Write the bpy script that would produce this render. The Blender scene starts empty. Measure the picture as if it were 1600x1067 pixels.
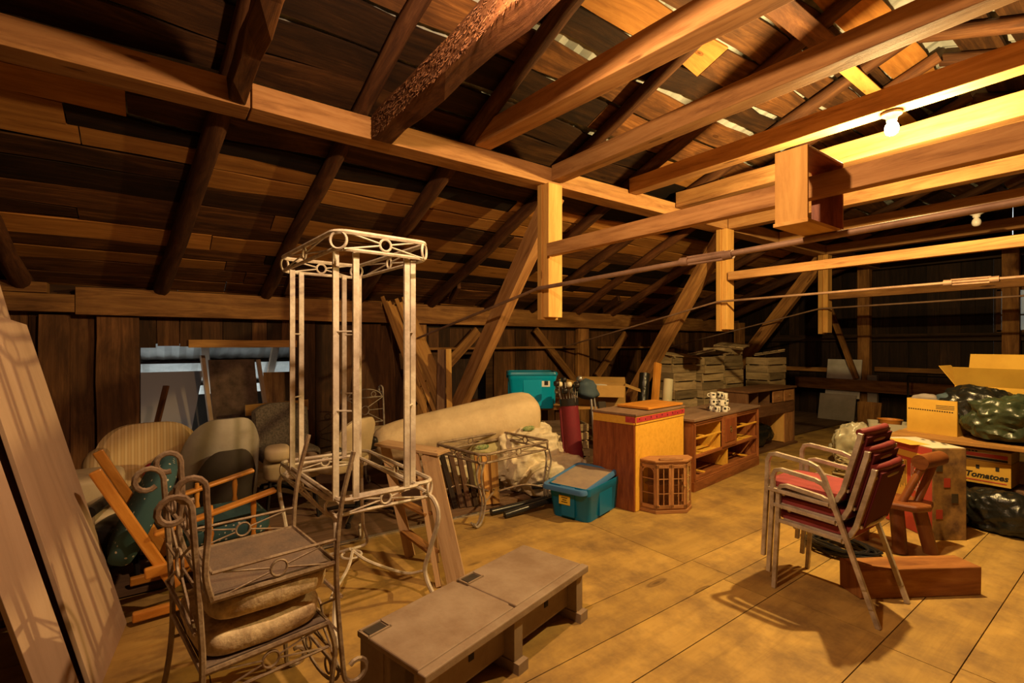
import bpy, math, random
from mathutils import Vector, Matrix, noise, Euler
PI = math.pi
R = math.radians
random.seed(7)
SC = bpy.context.scene
COL = SC.collection

# ------------------------------------------------------------------ camera
cam_d = bpy.data.cameras.new('camera')
cam_d.sensor_width = 36.0
cam_d.lens = 760 / 1600 * 36
cam_d.shift_y = 3.5 / 1600
cam_d.clip_start = .05
cam = bpy.data.objects.new('camera', cam_d)
COL.objects.link(cam)
cam.location = (0, 0, 1.5)
cam.rotation_euler = (PI / 2, 0, R(53.7))
SC.camera = cam

# ------------------------------------------------------------------ world, lamps, exposure
W = bpy.data.worlds.new('world')
SC.world = W
W.use_nodes = True
W.node_tree.nodes['Background'].inputs[0].default_value = (.80, .88, .88, 1)
W.node_tree.nodes['Background'].inputs[1].default_value = 2.2
SC.view_settings.view_transform = 'Standard'
SC.view_settings.look = 'None'
SC.view_settings.gamma = 1
SC.view_settings.exposure = 0.2
BULB_POS = (-1.14, 4.05, 2.90)
BULB2_POS = (-1.32, .95, 2.88)
def lamp(name, loc, power, color, rad):
    l = bpy.data.lights.new(name, 'POINT')
    l.energy = power; l.color = color; l.shadow_soft_size = rad
    o = bpy.data.objects.new(name, l)
    o.location = loc
    COL.objects.link(o)
    return o
lamp('bulb_light', (BULB_POS[0], BULB_POS[1], BULB_POS[2] - .01), 375, (1, .68, .26), .03)
lamp('bulb_light', BULB2_POS, 165, (1, .62, .33), .035)

# ------------------------------------------------------------------ materials
def newmat(name):
    m = bpy.data.materials.new(name)
    m.use_nodes = True
    nt = m.node_tree
    return m, nt, nt.nodes['Principled BSDF']
def node(nt, t, **kw):
    n = nt.nodes.new(t)
    for k, v in kw.items():
        if k.startswith('_'):
            setattr(n, k[1:], v)
        else:
            n.inputs[k.replace('__', ' ')].default_value = v
    return n
def ramp(nt, fac, stops):
    r = nt.nodes.new('ShaderNodeValToRGB')
    while len(r.color_ramp.elements) < len(stops):
        r.color_ramp.elements.new(.5)
    for e, (p, c) in zip(r.color_ramp.elements, stops):
        e.position = p
        e.color = (*c, 1)
    nt.links.new(fac, r.inputs[0])
    return r
def mixc(nt, a, b, fac, mode='MIX'):
    m = nt.nodes.new('ShaderNodeMix')
    m.data_type = 'RGBA'
    m.blend_type = mode
    for s, v in ((6, a), (7, b), (0, fac)):
        if isinstance(v, bpy.types.NodeSocket):
            nt.links.new(v, m.inputs[s])
        elif s == 0:
            m.inputs[0].default_value = v
        else:
            m.inputs[s].default_value = (*v, 1)
    return m.outputs[2]
MATS = {}
def wood(name, dark, mid, light, knots=None, rough=.75, along=1.6, across=26, contrast=.5, blotch=.5, bump=.25, dirt=None, tintamt=.5, spec=.25):
    m, nt, b = newmat(name)
    L = nt.links
    uv = nt.nodes.new('ShaderNodeUVMap'); uv.uv_map = 'UVMap'
    mp = node(nt, 'ShaderNodeMapping'); mp.inputs['Scale'].default_value = (along, across, 1)
    L.new(uv.outputs[0], mp.inputs[0])
    n1 = node(nt, 'ShaderNodeTexNoise', Scale=1.0, Detail=10.0, Roughness=.72, Distortion=.6)
    L.new(mp.outputs[0], n1.inputs['Vector'])
    r1 = ramp(nt, n1.outputs[0], [(.5 - contrast * .42, dark), (.5, mid), (.5 + contrast * .42, light)])
    mp2 = node(nt, 'ShaderNodeMapping'); mp2.inputs['Scale'].default_value = (1.5, 4.5, 1)
    L.new(uv.outputs[0], mp2.inputs[0])
    n2 = node(nt, 'ShaderNodeTexNoise', Scale=1.0, Detail=4.0, Roughness=.6, Distortion=.9)
    L.new(mp2.outputs[0], n2.inputs['Vector'])
    r2 = ramp(nt, n2.outputs[0], [(.32, (0, 0, 0)), (.62, (1, 1, 1))])
    bl = nt.nodes.new('ShaderNodeMath'); bl.operation = 'MULTIPLY'; bl.inputs[1].default_value = blotch
    L.new(r2.outputs[0], bl.inputs[0])
    c = mixc(nt, r1.outputs[0], dark, bl.outputs[0])
    at = nt.nodes.new('ShaderNodeAttribute'); at.attribute_name = 'tint'
    tr = ramp(nt, at.outputs['Fac'], [(0, (1 - tintamt,) * 3), (1, (1 + tintamt * .6,) * 3)])
    c = mixc(nt, c, tr.outputs[0], 1.0, 'MULTIPLY')
    if knots:
        mk = node(nt, 'ShaderNodeMapping'); mk.inputs['Scale'].default_value = (knots[0], knots[1], 1)
        L.new(uv.outputs[0], mk.inputs[0])
        vo = node(nt, 'ShaderNodeTexVoronoi', Scale=1.0)
        L.new(mk.outputs[0], vo.inputs['Vector'])
        rk = ramp(nt, vo.outputs['Distance'], [(.03, (.16, .13, .11)), (.055, (.6, .55, .5)), (.075, (.35, .3, .27)), (.10, (1, 1, 1))])
        c = mixc(nt, c, rk.outputs[0], .9, 'MULTIPLY')
    if dirt:
        tc = nt.nodes.new('ShaderNodeTexCoord')
        n3 = node(nt, 'ShaderNodeTexNoise', Scale=dirt[1], Detail=5.0, Roughness=.7)
        L.new(tc.outputs['Object'], n3.inputs['Vector'])
        r3 = ramp(nt, n3.outputs[0], [(.42, (0, 0, 0)), (.68, (dirt[2],) * 3)])
        c = mixc(nt, c, dirt[0], r3.outputs[0])
    L.new(c, b.inputs['Base Color'])
    b.inputs['Roughness'].default_value = rough
    b.inputs['Specular IOR Level'].default_value = spec
    if bump:
        bp = node(nt, 'ShaderNodeBump', Strength=bump, Distance=.01)
        L.new(n1.outputs[0], bp.inputs['Height'])
        L.new(bp.outputs[0], b.inputs['Normal'])
    MATS[name] = m
    return m
def plain(name, col, rough=.6, metal=0, vary=None, vscale=6, bump=0, bscale=60, spec=.4, bdist=.01, trans=0, alpha=1):
    m, nt, b = newmat(name)
    L = nt.links
    tc = nt.nodes.new('ShaderNodeTexCoord')
    if vary:
        n = node(nt, 'ShaderNodeTexNoise', Scale=vscale, Detail=5.0, Roughness=.65)
        L.new(tc.outputs['Object'], n.inputs['Vector'])
        r = ramp(nt, n.outputs[0], [(.38, col), (.64, vary)])
        L.new(r.outputs[0], b.inputs['Base Color'])
    else:
        b.inputs['Base Color'].default_value = (*col, 1)
    b.inputs['Roughness'].default_value = rough
    b.inputs['Metallic'].default_value = metal
    b.inputs['Specular IOR Level'].default_value = spec
    b.inputs['Transmission Weight'].default_value = trans
    if bump:
        n2 = node(nt, 'ShaderNodeTexNoise', Scale=bscale, Detail=4.0)
        L.new(tc.outputs['Object'], n2.inputs['Vector'])
        bp = node(nt, 'ShaderNodeBump', Strength=bump, Distance=bdist)
        L.new(n2.outputs[0], bp.inputs['Height'])
        L.new(bp.outputs[0], b.inputs['Normal'])
    MATS[name] = m
    return m
def stripes(name, cols, scale, rough=.8, axis='X'):
    m, nt, b = newmat(name)
    tc = nt.nodes.new('ShaderNodeTexCoord')
    w = node(nt, 'ShaderNodeTexWave', Scale=scale, Distortion=.1)
    w.bands_direction = axis
    nt.links.new(tc.outputs['Object'], w.inputs['Vector'])
    r = ramp(nt, w.outputs['Color'], cols)
    nt.links.new(r.outputs[0], b.inputs['Base Color'])
    b.inputs['Roughness'].default_value = rough
    MATS[name] = m
    return m
def dots(name, base, dot, scale):
    m, nt, b = newmat(name)
    tc = nt.nodes.new('ShaderNodeTexCoord')
    v = node(nt, 'ShaderNodeTexVoronoi', Scale=scale, Randomness=.35)
    nt.links.new(tc.outputs['Object'], v.inputs['Vector'])
    r = ramp(nt, v.outputs['Distance'], [(.16, dot), (.2, base)])
    nt.links.new(r.outputs[0], b.inputs['Base Color'])
    b.inputs['Roughness'].default_value = .9
    MATS[name] = m
    return m

wood('roof_board', (.016, .007, .004), (.14, .055, .016), (.40, .175, .048), along=1.2, across=22, blotch=.65, tintamt=.93, bump=.4, contrast=.75, knots=(1.6, 4.5))
wood('roof_board_fresh', (.14, .05, .010), (.46, .20, .045), (.70, .36, .09), along=1.0, across=16, blotch=.35, tintamt=.45, contrast=.8, knots=(1.6, 5))
wood('rafter_wood', (.03, .011, .005), (.13, .048, .017), (.25, .11, .04), along=2, across=14, blotch=.5, tintamt=.4, bump=.7)
wood('beam_wood', (.18, .075, .025), (.47, .24, .085), (.60, .35, .14), along=1.2, across=14, blotch=.35, tintamt=.28, knots=(1.2, 6))
wood('plate_wood', (.08, .03, .010), (.34, .16, .048), (.58, .31, .09), along=1.2, across=14, blotch=.5, tintamt=.3, knots=(1.2, 6))
wood('wall_board', (.022, .010, .005), (.13, .056, .020), (.27, .125, .045), along=1.5, across=22, blotch=.6, tintamt=.7, bump=.4, contrast=.7, knots=(1.2, 5))
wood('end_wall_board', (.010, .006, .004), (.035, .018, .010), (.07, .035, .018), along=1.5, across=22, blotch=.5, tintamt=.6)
wood('floor_board', (.26, .15, .045), (.50, .315, .085), (.58, .385, .125), along=.9, across=9, blotch=.35, tintamt=.14, bump=.1, dirt=((.17, .10, .045), 2.6, .85), rough=.65, contrast=.75, knots=(.9, 3.2))
wood('old_floor_board', (.10, .055, .03), (.22, .13, .075), (.30, .19, .11), along=1.2, across=9, blotch=.4, tintamt=.3, dirt=((.10, .06, .04), 3, .5))
wood('plywood_grey', (.36, .245, .165), (.46, .32, .215), (.52, .37, .26), along=.5, across=5, blotch=.15, tintamt=.08, bump=.04)
wood('fresh_pine', (.40, .19, .045), (.62, .34, .09), (.72, .45, .14), along=1.2, across=12, blotch=.2, tintamt=.3, knots=(1.6, 7))
wood('trim_lumber', (.20, .09, .025), (.45, .23, .065), (.66, .38, .11), along=1, across=16, blotch=.3, tintamt=.55)
wood('dark_lumber', (.05, .025, .015), (.13, .065, .035), (.30, .18, .10), along=1, across=16, blotch=.4, tintamt=.8)
wood('crate_wood', (.16, .11, .06), (.45, .33, .18), (.62, .47, .28), along=2, across=18, blotch=.4, tintamt=.5)
wood('rosewood', (.10, .02, .007), (.27, .07, .022), (.40, .13, .04), along=3, across=20, blotch=.3, tintamt=.2, rough=.45, spec=.4)
wood('dresser_wood', (.12, .035, .012), (.30, .105, .035), (.42, .17, .06), along=2, across=16, blotch=.3, tintamt=.25, rough=.5)
wood('dusty_top', (.14, .08, .05), (.24, .15, .10), (.30, .20, .13), along=2, across=8, blotch=.3, tintamt=.1, rough=.85)
wood('hutch_wood', (.07, .03, .014), (.16, .075, .034), (.24, .13, .06), along=2, across=16, blotch=.3, tintamt=.25)
wood('honey_wood', (.42, .15, .02), (.62, .26, .04), (.75, .37, .08), along=2, across=14, blotch=.15, tintamt=.15, rough=.35, spec=.5)
wood('curio_wood', (.20, .085, .03), (.42, .20, .075), (.55, .30, .13), along=3, across=20, blotch=.3, tintamt=.2)
wood('log_wood', (.10, .028, .010), (.25, .08, .022), (.38, .15, .045), along=2, across=5, blotch=.4, tintamt=.2, rough=.4, spec=.5)
wood('timber_block', (.14, .045, .014), (.34, .14, .04), (.48, .24, .07), along=1.5, across=12, blotch=.4, tintamt=.1)
wood('particle_board', (.60, .31, .035), (.72, .40, .05), (.78, .45, .065), along=20, across=20, blotch=.1, tintamt=.1)
wood('ladder_wood', (.30, .17, .085), (.52, .34, .18), (.62, .43, .25), along=1.2, across=14, blotch=.2, tintamt=.2)
plain('galvanised', (.55, .56, .54), .6, .2, (.36, .38, .37), 3)
plain('white_iron', (.70, .64, .54), .45, .0, (.48, .41, .32), 12, .15)
plain('brown_iron', (.34, .26, .18), .5, .1, (.17, .11, .07), 14, .3)
plain('grey_iron', (.42, .36, .28), .5, .1, (.18, .14, .11), 14, .2)
plain('rusty_iron', (.16, .06, .035), .6, .2, (.09, .04, .03), 14, .3)
plain('rod_steel', (.38, .24, .16), .6, .3, (.24, .14, .09), 5)
plain('chair_metal', (.60, .52, .42), .4, .3, (.34, .27, .20), 12, .1)
plain('burgundy_vinyl', (.20, .022, .026), .5, 0, (.15, .018, .02), 8)
plain('dark_vinyl', (.09, .012, .018), .75, spec=.15)
plain('rose_fabric', (.30, .05, .05), .85, 0, (.22, .035, .04), 8)
plain('cream_vinyl', (.62, .50, .32), .55, 0, (.52, .41, .26), 5)
plain('grey_vinyl', (.42, .38, .31), .5, 0, (.34, .30, .25), 5)
plain('black_plastic', (.018, .015, .014), .4)
plain('dark_panel', (.045, .036, .03), .45, 0, (.06, .05, .04), 4)
plain('brown_tweed', (.14, .11, .085), .95, 0, (.055, .045, .035), 60)
plain('worn_cushion', (.74, .60, .38), .9, 0, (.36, .26, .16), 16, .5, 30)
plain('seat_underside', (.13, .095, .075), .95, 0, (.19, .13, .09), 7, .3)
plain('teal_bright', (.0, .34, .60), .35)
plain('teal_lid', (.0, .20, .36), .35)
plain('blue_bin', (.0, .15, .34), .35)
plain('blue_lid', (.06, .18, .42), .4)
plain('dust', (.34, .26, .19), .95, 0, (.26, .20, .17), 9)
plain('label_yellow', (.75, .52, .05), .6)
plain('label_white', (.75, .75, .70), .6)
plain('ink_black', (.012, .012, .012), .7)
plain('ink_red', (.42, .05, .03), .7)
plain('cardboard_worn', (.34, .20, .065), .85, 0, (.13, .07, .035), 9)
plain('cardboard', (.48, .29, .09), .8, 0, (.40, .235, .07), 3, .1, 40)
plain('cardboard_yellow', (.58, .35, .05), .8, 0, (.50, .29, .04), 3)
plain('cardboard_pale', (.56, .42, .20), .8, 0, (.48, .34, .15), 3)
plain('mattress_cloth', (.76, .60, .36), .85, 0, (.66, .50, .29), 4, .5, 5, bdist=.04)
plain('sheet_cloth', (.78, .68, .48), .85, 0, (.55, .46, .32), 4, .4, 9, bdist=.04)
plain('green_pattern', (.10, .20, .07), .85, 0, (.40, .42, .2), 40)
plain('yellowish_cloth', (.50, .44, .22), .85, 0, (.40, .35, .17), 5, .3, 9, bdist=.04)
plain('golf_red', (.20, .014, .026), .7, 0, (.15, .012, .02), 5)
plain('club_grey', (.45, .44, .42), .3, .7)
plain('club_cream', (.75, .68, .48), .5)
plain('navy_cloth', (.05, .08, .11), .8)
plain('pipe_black', (.02, .02, .022), .25)
plain('aluminium', (.75, .76, .78), .25, .9)
plain('deck_plastic', (.32, .24, .17), .7, 0, (.23, .155, .10), 4, .15, 40)
plain('deck_shadow', (.02, .015, .012), .8)
plain('white_paint', (.62, .60, .56), .6, 0, (.48, .45, .41), 3)
plain('grey_panel', (.26, .22, .20), .7, 0, (.20, .17, .15), 3)
plain('trash_bag', (.010, .011, .010), .33, spec=.6, bump=1.0, bscale=16)
plain('green_bag', (.04, .055, .03), .33, 0, (.02, .03, .018), 4, spec=.6, bump=1.0, bscale=14)
plain('clear_bag', (.62, .58, .42), .3, 0, (.45, .42, .3), 10, spec=.7)
plain('rope_fibre', (.50, .42, .24), .9)
plain('bucket_white', (.52, .48, .36), .4)
plain('orange_clay', (.60, .24, .04), .5)
plain('jug_yellow', (.75, .55, .06), .35)
plain('hose_black', (.015, .015, .018), .35)
plain('red_leather', (.32, .015, .03), .25, spec=.7)
plain('pink_tape', (.50, .05, .07), .5, 0, (.36, .03, .04), 20)
plain('mug_white', (.78, .76, .70), .2)
plain('mug_black', (.02, .02, .02), .2)
plain('brass', (.5, .38, .16), .35, .8)
plain('porcelain', (.80, .78, .72), .3)
plain('box_red', (.48, .07, .04), .6, 0, (.40, .05, .04), 3)
plain('box_cream', (.60, .53, .42), .6)
plain('box_orange', (.62, .36, .06), .6)
plain('soil_panel', (.16, .10, .07), .95, 0, (.07, .045, .03), 6, .5, 20)
plain('white_roll', (.55, .50, .34), .8)
plain('lilac_slat', (.33, .29, .27), .8)
stripes('striped_uphol', [(.1, (.60, .42, .20)), (.5, (.48, .31, .13)), (.9, (.66, .50, .27))], 7, axis='X')
dots('teal_dots', (.03, .085, .095), (.50, .50, .42), 26)
m, nt, b = newmat('glass'); b.inputs['Base Color'].default_value = (.8, .85, .8, 1); b.inputs['Roughness'].default_value = .15; b.inputs['Transmission Weight'].default_value = .9; MATS['glass'] = m; b.inputs['Roughness'].default_value = .03; b.inputs['Base Color'].default_value = (.95, .95, .92, 1); b.inputs['Transmission Weight'].default_value = 1; b.inputs['IOR'].default_value = 1.05
m, nt, b = newmat('dusty_glass'); b.inputs['Base Color'].default_value = (.30, .27, .22, 1); b.inputs['Roughness'].default_value = .5; b.inputs['Transmission Weight'].default_value = .5; MATS['dusty_glass'] = m
m, nt, b = newmat('lit_bulb')
b.inputs['Base Color'].default_value = (1, .9, .7, 1); b.inputs['Emission Color'].default_value = (1, .82, .42, 1); b.inputs['Emission Strength'].default_value = 60
MATS['lit_bulb'] = m

# ------------------------------------------------------------------ mesh builder
class MB:
    def __init__(s):
        s.v = []; s.f = []; s.uv = []; s.t = []
    def add(s, vs, fs, uvs=None, tint=None, M=None):
        if tint is None: tint = random.random()
        o = len(s.v)
        off = (random.random() * 50, random.random() * 50)
        vs = [Vector(p) for p in vs]
        if uvs is None:
            bb = [max(p[i] for p in vs) - min(p[i] for p in vs) for i in range(3)]
            order = sorted(range(3), key=lambda i: -bb[i])
            uvs = []
            for f in fs:
                uvs.append([(vs[i][order[0]], vs[i][order[1]] + vs[i][order[2]] * 1.03) for i in f])
        if M is not None: vs = [M @ p for p in vs]
        s.v += [tuple(p) for p in vs]
        for f, u in zip(fs, uvs):
            s.f.append(tuple(i + o for i in f))
            s.uv.append([(a + off[0], c + off[1]) for a, c in u])
            s.t.append(tint)
        return s
    def box(s, c, d, M=None, tint=None, taper=None):
        x, y, z = d[0] / 2, d[1] / 2, d[2] / 2
        k = taper or 1
        vs = [(-x, -y, -z), (x, -y, -z), (x, y, -z), (-x, y, -z), (-x * k, -y * k, z), (x * k, -y * k, z), (x * k, y * k, z), (-x * k, y * k, z)]
        vs = [(a + c[0], b_ + c[1], e + c[2]) for a, b_, e in vs]
        return s.add(vs, [(0, 3, 2, 1), (4, 5, 6, 7), (0, 1, 5, 4), (1, 2, 6, 5), (2, 3, 7, 6), (3, 0, 4, 7)], None, tint, M)
    def beam(s, p0, p1, w, h, seg=1, rough=0, tint=None, up=(0, 0, 1), M=None, wave=0):
        """bar from p0 to p1, w sideways, h along up"""
        p0, p1 = Vector(p0), Vector(p1)
        d = p1 - p0; L = d.length; d.normalize()
        u = Vector(up)
        sd = d.cross(u)
        if sd.length < 1e-4: sd = d.cross(Vector((1, 0, 0)))
        sd.normalize(); u = sd.cross(d).normalized()
        vs = []; sx = random.random() * 99
        for i in range(seg + 1):
            t = i / seg
            c = p0.lerp(p1, t)
            for a, b_ in ((-1, -1), (1, -1), (1, 1), (-1, 1)):
                j = Vector((0, 0, 0))
                if rough: j = sd * noise.noise(Vector((sx + t * L * 2.2, a * 7, b_ * 3))) * rough + u * noise.noise(Vector((sx + t * L * 2.2, a * 5 + 20, b_ * 9))) * rough
                if wave: j += sd * a * noise.noise(Vector((sx + t * L * 1.3, a * 11, 4))) * wave
                vs.append(c + sd * (a * w / 2) + u * (b_ * h / 2) + j)
        fs = [(3, 2, 1, 0)]; uvs = [[(0, 0), (.0, w), (h, w), (h, 0)]]
        per = [0, w, w + h, 2 * w + h, 2 * (w + h)]
        for i in range(seg):
            for k in range(4):
                a = i * 4 + k; b_ = i * 4 + (k + 1) % 4
                fs.append((a, b_, b_ + 4, a + 4))
                l0, l1 = i / seg * L, (i + 1) / seg * L
                uvs.append([(l0, per[k]), (l0, per[k + 1]), (l1, per[k + 1]), (l1, per[k])])
        e = seg * 4
        fs.append((e, e + 1, e + 2, e + 3)); uvs.append([(0, 0), (.0, w), (h, w), (h, 0)])
        return s.add(vs, fs, uvs, tint, M)
    def tube(s, pts, r, n=8, tint=None, M=None, closed=False, flat=1.0, cap=True, lump=0, up=(0, 0, 1)):
        pts = [Vector(p) for p in pts]
        m = len(pts)
        rs = r if isinstance(r, (list, tuple)) else [r] * m
        vs = []; ls = [0]
        for i in range(1, m): ls.append(ls[-1] + (pts[i] - pts[i - 1]).length)
        prev = None; sx = random.random() * 99
        for i in range(m):
            if closed: d = pts[(i + 1) % m] - pts[i - 1]
            else: d = pts[min(i + 1, m - 1)] - pts[max(i - 1, 0)]
            if d.length < 1e-9: d = Vector((0, 0, 1))
            d.normalize()
            if prev is None:
                a = Vector(up)
                if abs(a.dot(d)) > .95: a = Vector((1, 0, 0)) if abs(d.x) < .9 else Vector((0, 1, 0))
                x = (a - d * a.dot(d)).normalized()
            else:
                x = (prev - d * prev.dot(d))
                x = x.normalized() if x.length > 1e-6 else prev
            prev = x
            y = d.cross(x)
            for k in range(n):
                an = 2 * PI * (k + .5) / n
                rr = rs[i]
                if lump: rr *= 1 + lump * noise.noise(Vector((sx + ls[i] * 2, math.cos(an) * 1.2, math.sin(an) * 1.2)))
                vs.append(pts[i] + x * math.cos(an) * rr + y * math.sin(an) * rr * flat)
        fs = []; uvs = []
        per = 2 * PI * max(rs)
        lim = m if closed else m - 1
        ls.append(ls[-1] + .05)
        for i in range(lim):
            j = (i + 1) % m
            for k in range(n):
                k2 = (k + 1) % n
                fs.append((i * n + k, i * n + k2, j * n + k2, j * n + k))
                v0, v1 = k / n * per, (k + 1) / n * per
                uvs.append([(ls[i], v0), (ls[i], v1), (ls[i + 1], v1), (ls[i + 1], v0)])
        if cap and not closed:
            fs.append(tuple(reversed(range(n)))); uvs.append([(math.cos(q) * .05, math.sin(q) * .05) for q in range(n)])
            fs.append(tuple((m - 1) * n + k for k in range(n))); uvs.append([(math.cos(q) * .05, math.sin(q) * .05) for q in range(n)])
        return s.add(vs, fs, uvs, tint, M)
    def prism(s, poly, z0, z1, M=None, tint=None):
        n = len(poly)
        vs = [(p[0], p[1], z0) for p in poly] + [(p[0], p[1], z1) for p in poly]
        fs = [tuple(reversed(range(n))), tuple(range(n, 2 * n))] + [(i, (i + 1) % n, n + (i + 1) % n, n + i) for i in range(n)]
        return s.add(vs, fs, None, tint, M)
    def lathe(s, prof, n=16, M=None, tint=None):
        vs = []; fs = []
        for r_, z in prof:
            for k in range(n):
                a = 2 * PI * k / n
                vs.append((r_ * math.cos(a), r_ * math.sin(a), z))
        for i in range(len(prof) - 1):
            for k in range(n):
                k2 = (k + 1) % n
                fs.append((i * n + k, i * n + k2, (i + 1) * n + k2, (i + 1) * n + k))
        fs.append(tuple(reversed(range(n)))); fs.append(tuple((len(prof) - 1) * n + k for k in range(n)))
        return s.add(vs, fs, None, tint, M)
    def blob(s, c, d, e=.6, amp=0, freq=3, nu=28, nv=18, M=None, tint=None, flatbottom=False, fold=0, ffreq=4, crumple=0, an=(1, 1, 1)):
        """superellipsoid of full size d with noise"""
        vs = []; fs = []; sx = random.random() * 50
        sg = lambda q, p: math.copysign(abs(q) ** p, q)
        for j in range(nv + 1):
            ph = -PI / 2 + PI * j / nv
            for i in range(nu):
                th = 2 * PI * i / nu
                p = Vector((sg(math.cos(ph), e) * sg(math.cos(th), e), sg(math.cos(ph), e) * sg(math.sin(th), e), sg(math.sin(ph), e)))
                q = Vector((p.x * d[0] / 2, p.y * d[1] / 2, p.z * d[2] / 2))
                k = 1
                if amp: k += amp * noise.fractal(q * freq + Vector((sx, sx, sx)), 1.0, 2.0, 3)
                if fold: k += fold * (1 - abs(noise.noise(q * ffreq + Vector((sx, 3, sx)))) * 3)
                if crumple:
                    for fq, am in ((3.5, .5), (8, .3), (17, .2)):
                        k += crumple * am * (1 - 3.2 * abs(noise.noise(Vector((q.x * an[0], q.y * an[1], q.z * an[2])) * fq + Vector((sx, fq, 2)))))
                q *= k
                if flatbottom: q.z = max(q.z, -d[2] / 2 * .8)
                vs.append(q + Vector(c))
        for j in range(nv):
            for i in range(nu):
                i2 = (i + 1) % nu
                fs.append((j * nu + i, j * nu + i2, (j + 1) * nu + i2, (j + 1) * nu + i))
        return s.add(vs, fs, None, tint, M)
    def ring(s, c, r, th, nrm=(0, 0, 1), n=18, M=None, rx=None):
        nrm = Vector(nrm).normalized()
        a = nrm.orthogonal().normalized(); b_ = nrm.cross(a)
        pts = [Vector(c) + a * math.cos(2 * PI * k / n) * r + b_ * math.sin(2 * PI * k / n) * (rx or r) for k in range(n)]
        return s.tube(pts, th, 6, closed=True, M=M)
    def build(s, name, mat, parent=None, smooth=False, bevel=0, label=None, recentre=True, sub=0):
        me = bpy.data.meshes.new(name)
        vs = s.v
        org = Vector((0, 0, 0))
        if parent is None and recentre and vs:
            lo = [min(p[i] for p in vs) for i in range(3)]; hi = [max(p[i] for p in vs) for i in range(3)]
            org = Vector(((lo[0] + hi[0]) / 2, (lo[1] + hi[1]) / 2, lo[2]))
            vs = [(p[0] - org.x, p[1] - org.y, p[2] - org.z) for p in vs]
        me.from_pydata(vs, [], s.f)
        ul = me.uv_layers.new(name='UVMap')
        flat = [c for f in s.uv for q in f for c in q]
        ul.data.foreach_set('uv', flat)
        at = me.attributes.new('tint', 'FLOAT', 'FACE')
        at.data.foreach_set('value', s.t)
        me.materials.append(MATS[mat] if isinstance(mat, str) else mat)
        if smooth:
            me.polygons.foreach_set('use_smooth', [True] * len(me.polygons))
        me.update()
        o = bpy.data.objects.new(name, me)
        COL.objects.link(o)
        o.location = org
        if smooth == 'auto' or (smooth and not sub):
            try: me.set_sharp_from_angle(angle=R(50))
            except Exception: pass
        if bevel:
            bm_ = o.modifiers.new('bevel', 'BEVEL'); bm_.width = bevel; bm_.segments = 2; bm_.limit_method = 'ANGLE'; bm_.angle_limit = R(40)
        if sub:
            sm = o.modifiers.new('subsurf', 'SUBSURF'); sm.levels = sub; sm.render_levels = sub
        if parent is not None: o.parent = parent
        if label: o['label'] = label
        return o
def tag(o, label, cat, group=None, kind=None):
    if label: o['label'] = label
    if cat: o['category'] = cat
    if group: o['group'] = group
    if kind: o['kind'] = kind
    return o
def struct(o):
    o['kind'] = 'structure'
    return o
def thing(name, label, cat, loc=(0, 0, 0), rotz=0, group=None, rot=None):
    o = bpy.data.objects.new(name, None)
    COL.objects.link(o)
    o.empty_display_size = .1
    o.location = loc
    o.rotation_euler = rot if rot else (0, 0, rotz)
    tag(o, label, cat, group)
    return o
def kids(o): return [c for c in bpy.data.objects if c.parent == o]
def dup(root, loc, rotz=None, label=None, rot=None, parent=None):
    r_ = root.copy(); COL.objects.link(r_)
    if loc is not None: r_.location = loc
    if rotz is not None: r_.rotation_euler = (0, 0, rotz)
    if rot is not None: r_.rotation_euler = rot
    if label: r_['label'] = label
    if parent is not None: r_.parent = parent
    for ch in kids(root): dup(ch, None, parent=r_)
    return r_
def box1(name, mat, c, d, parent=None, M=None, bevel=.002, **k):
    return MB().box(c, d, M).build(name, mat, parent, bevel=bevel, **k)
def crv(pts, n=6):
    """Catmull-Rom through pts"""
    P = [Vector(p) for p in pts]
    P = [P[0] * 2 - P[1]] + P + [P[-1] * 2 - P[-2]]
    out = []
    for i in range(1, len(P) - 2):
        for k in range(n):
            t = k / n
            a, b_, c, d = P[i - 1], P[i], P[i + 1], P[i + 2]
            out.append(.5 * ((2 * b_) + (c - a) * t + (2 * a - 5 * b_ + 4 * c - d) * t * t + (3 * b_ - a - 3 * c + d) * t ** 3))
    out.append(P[-2])
    return out
def T(x=0, y=0, z=0): return Matrix.Translation((x, y, z))
def RX(a): return Matrix.Rotation(a, 4, 'X')
def RY(a): return Matrix.Rotation(a, 4, 'Y')
def RZ(a): return Matrix.Rotation(a, 4, 'Z')
def text_mesh(name, s, size, mat, parent, M, extrude=.0008):
    cu = bpy.data.curves.new(name, 'FONT'); cu.body = s; cu.size = size; cu.extrude = extrude
    cu.align_x = 'CENTER'; cu.align_y = 'CENTER'; cu.shear = .25; cu.offset = size * .025
    tmp = bpy.data.objects.new('tmp', cu); COL.objects.link(tmp)
    dg = bpy.context.evaluated_depsgraph_get()
    me = bpy.data.meshes.new_from_object(tmp.evaluated_get(dg))
    bpy.data.objects.remove(tmp)
    me.transform(M)
    me.materials.clear(); me.materials.append(MATS[mat])
    o = bpy.data.objects.new(name, me); COL.objects.link(o); o.parent = parent
    return o

# ================================================================== SETTING
XP = -6.29          # eave plate face
XR = -1.22          # ridge line
SL = .38
def roofz(x): return 2.09 + SL * (x - XP) if x <= XR else 2.09 + SL * (2 * XR - x - XP)
Y0, Y1 = -3.6, 11.7
ang = math.atan(SL)

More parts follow.
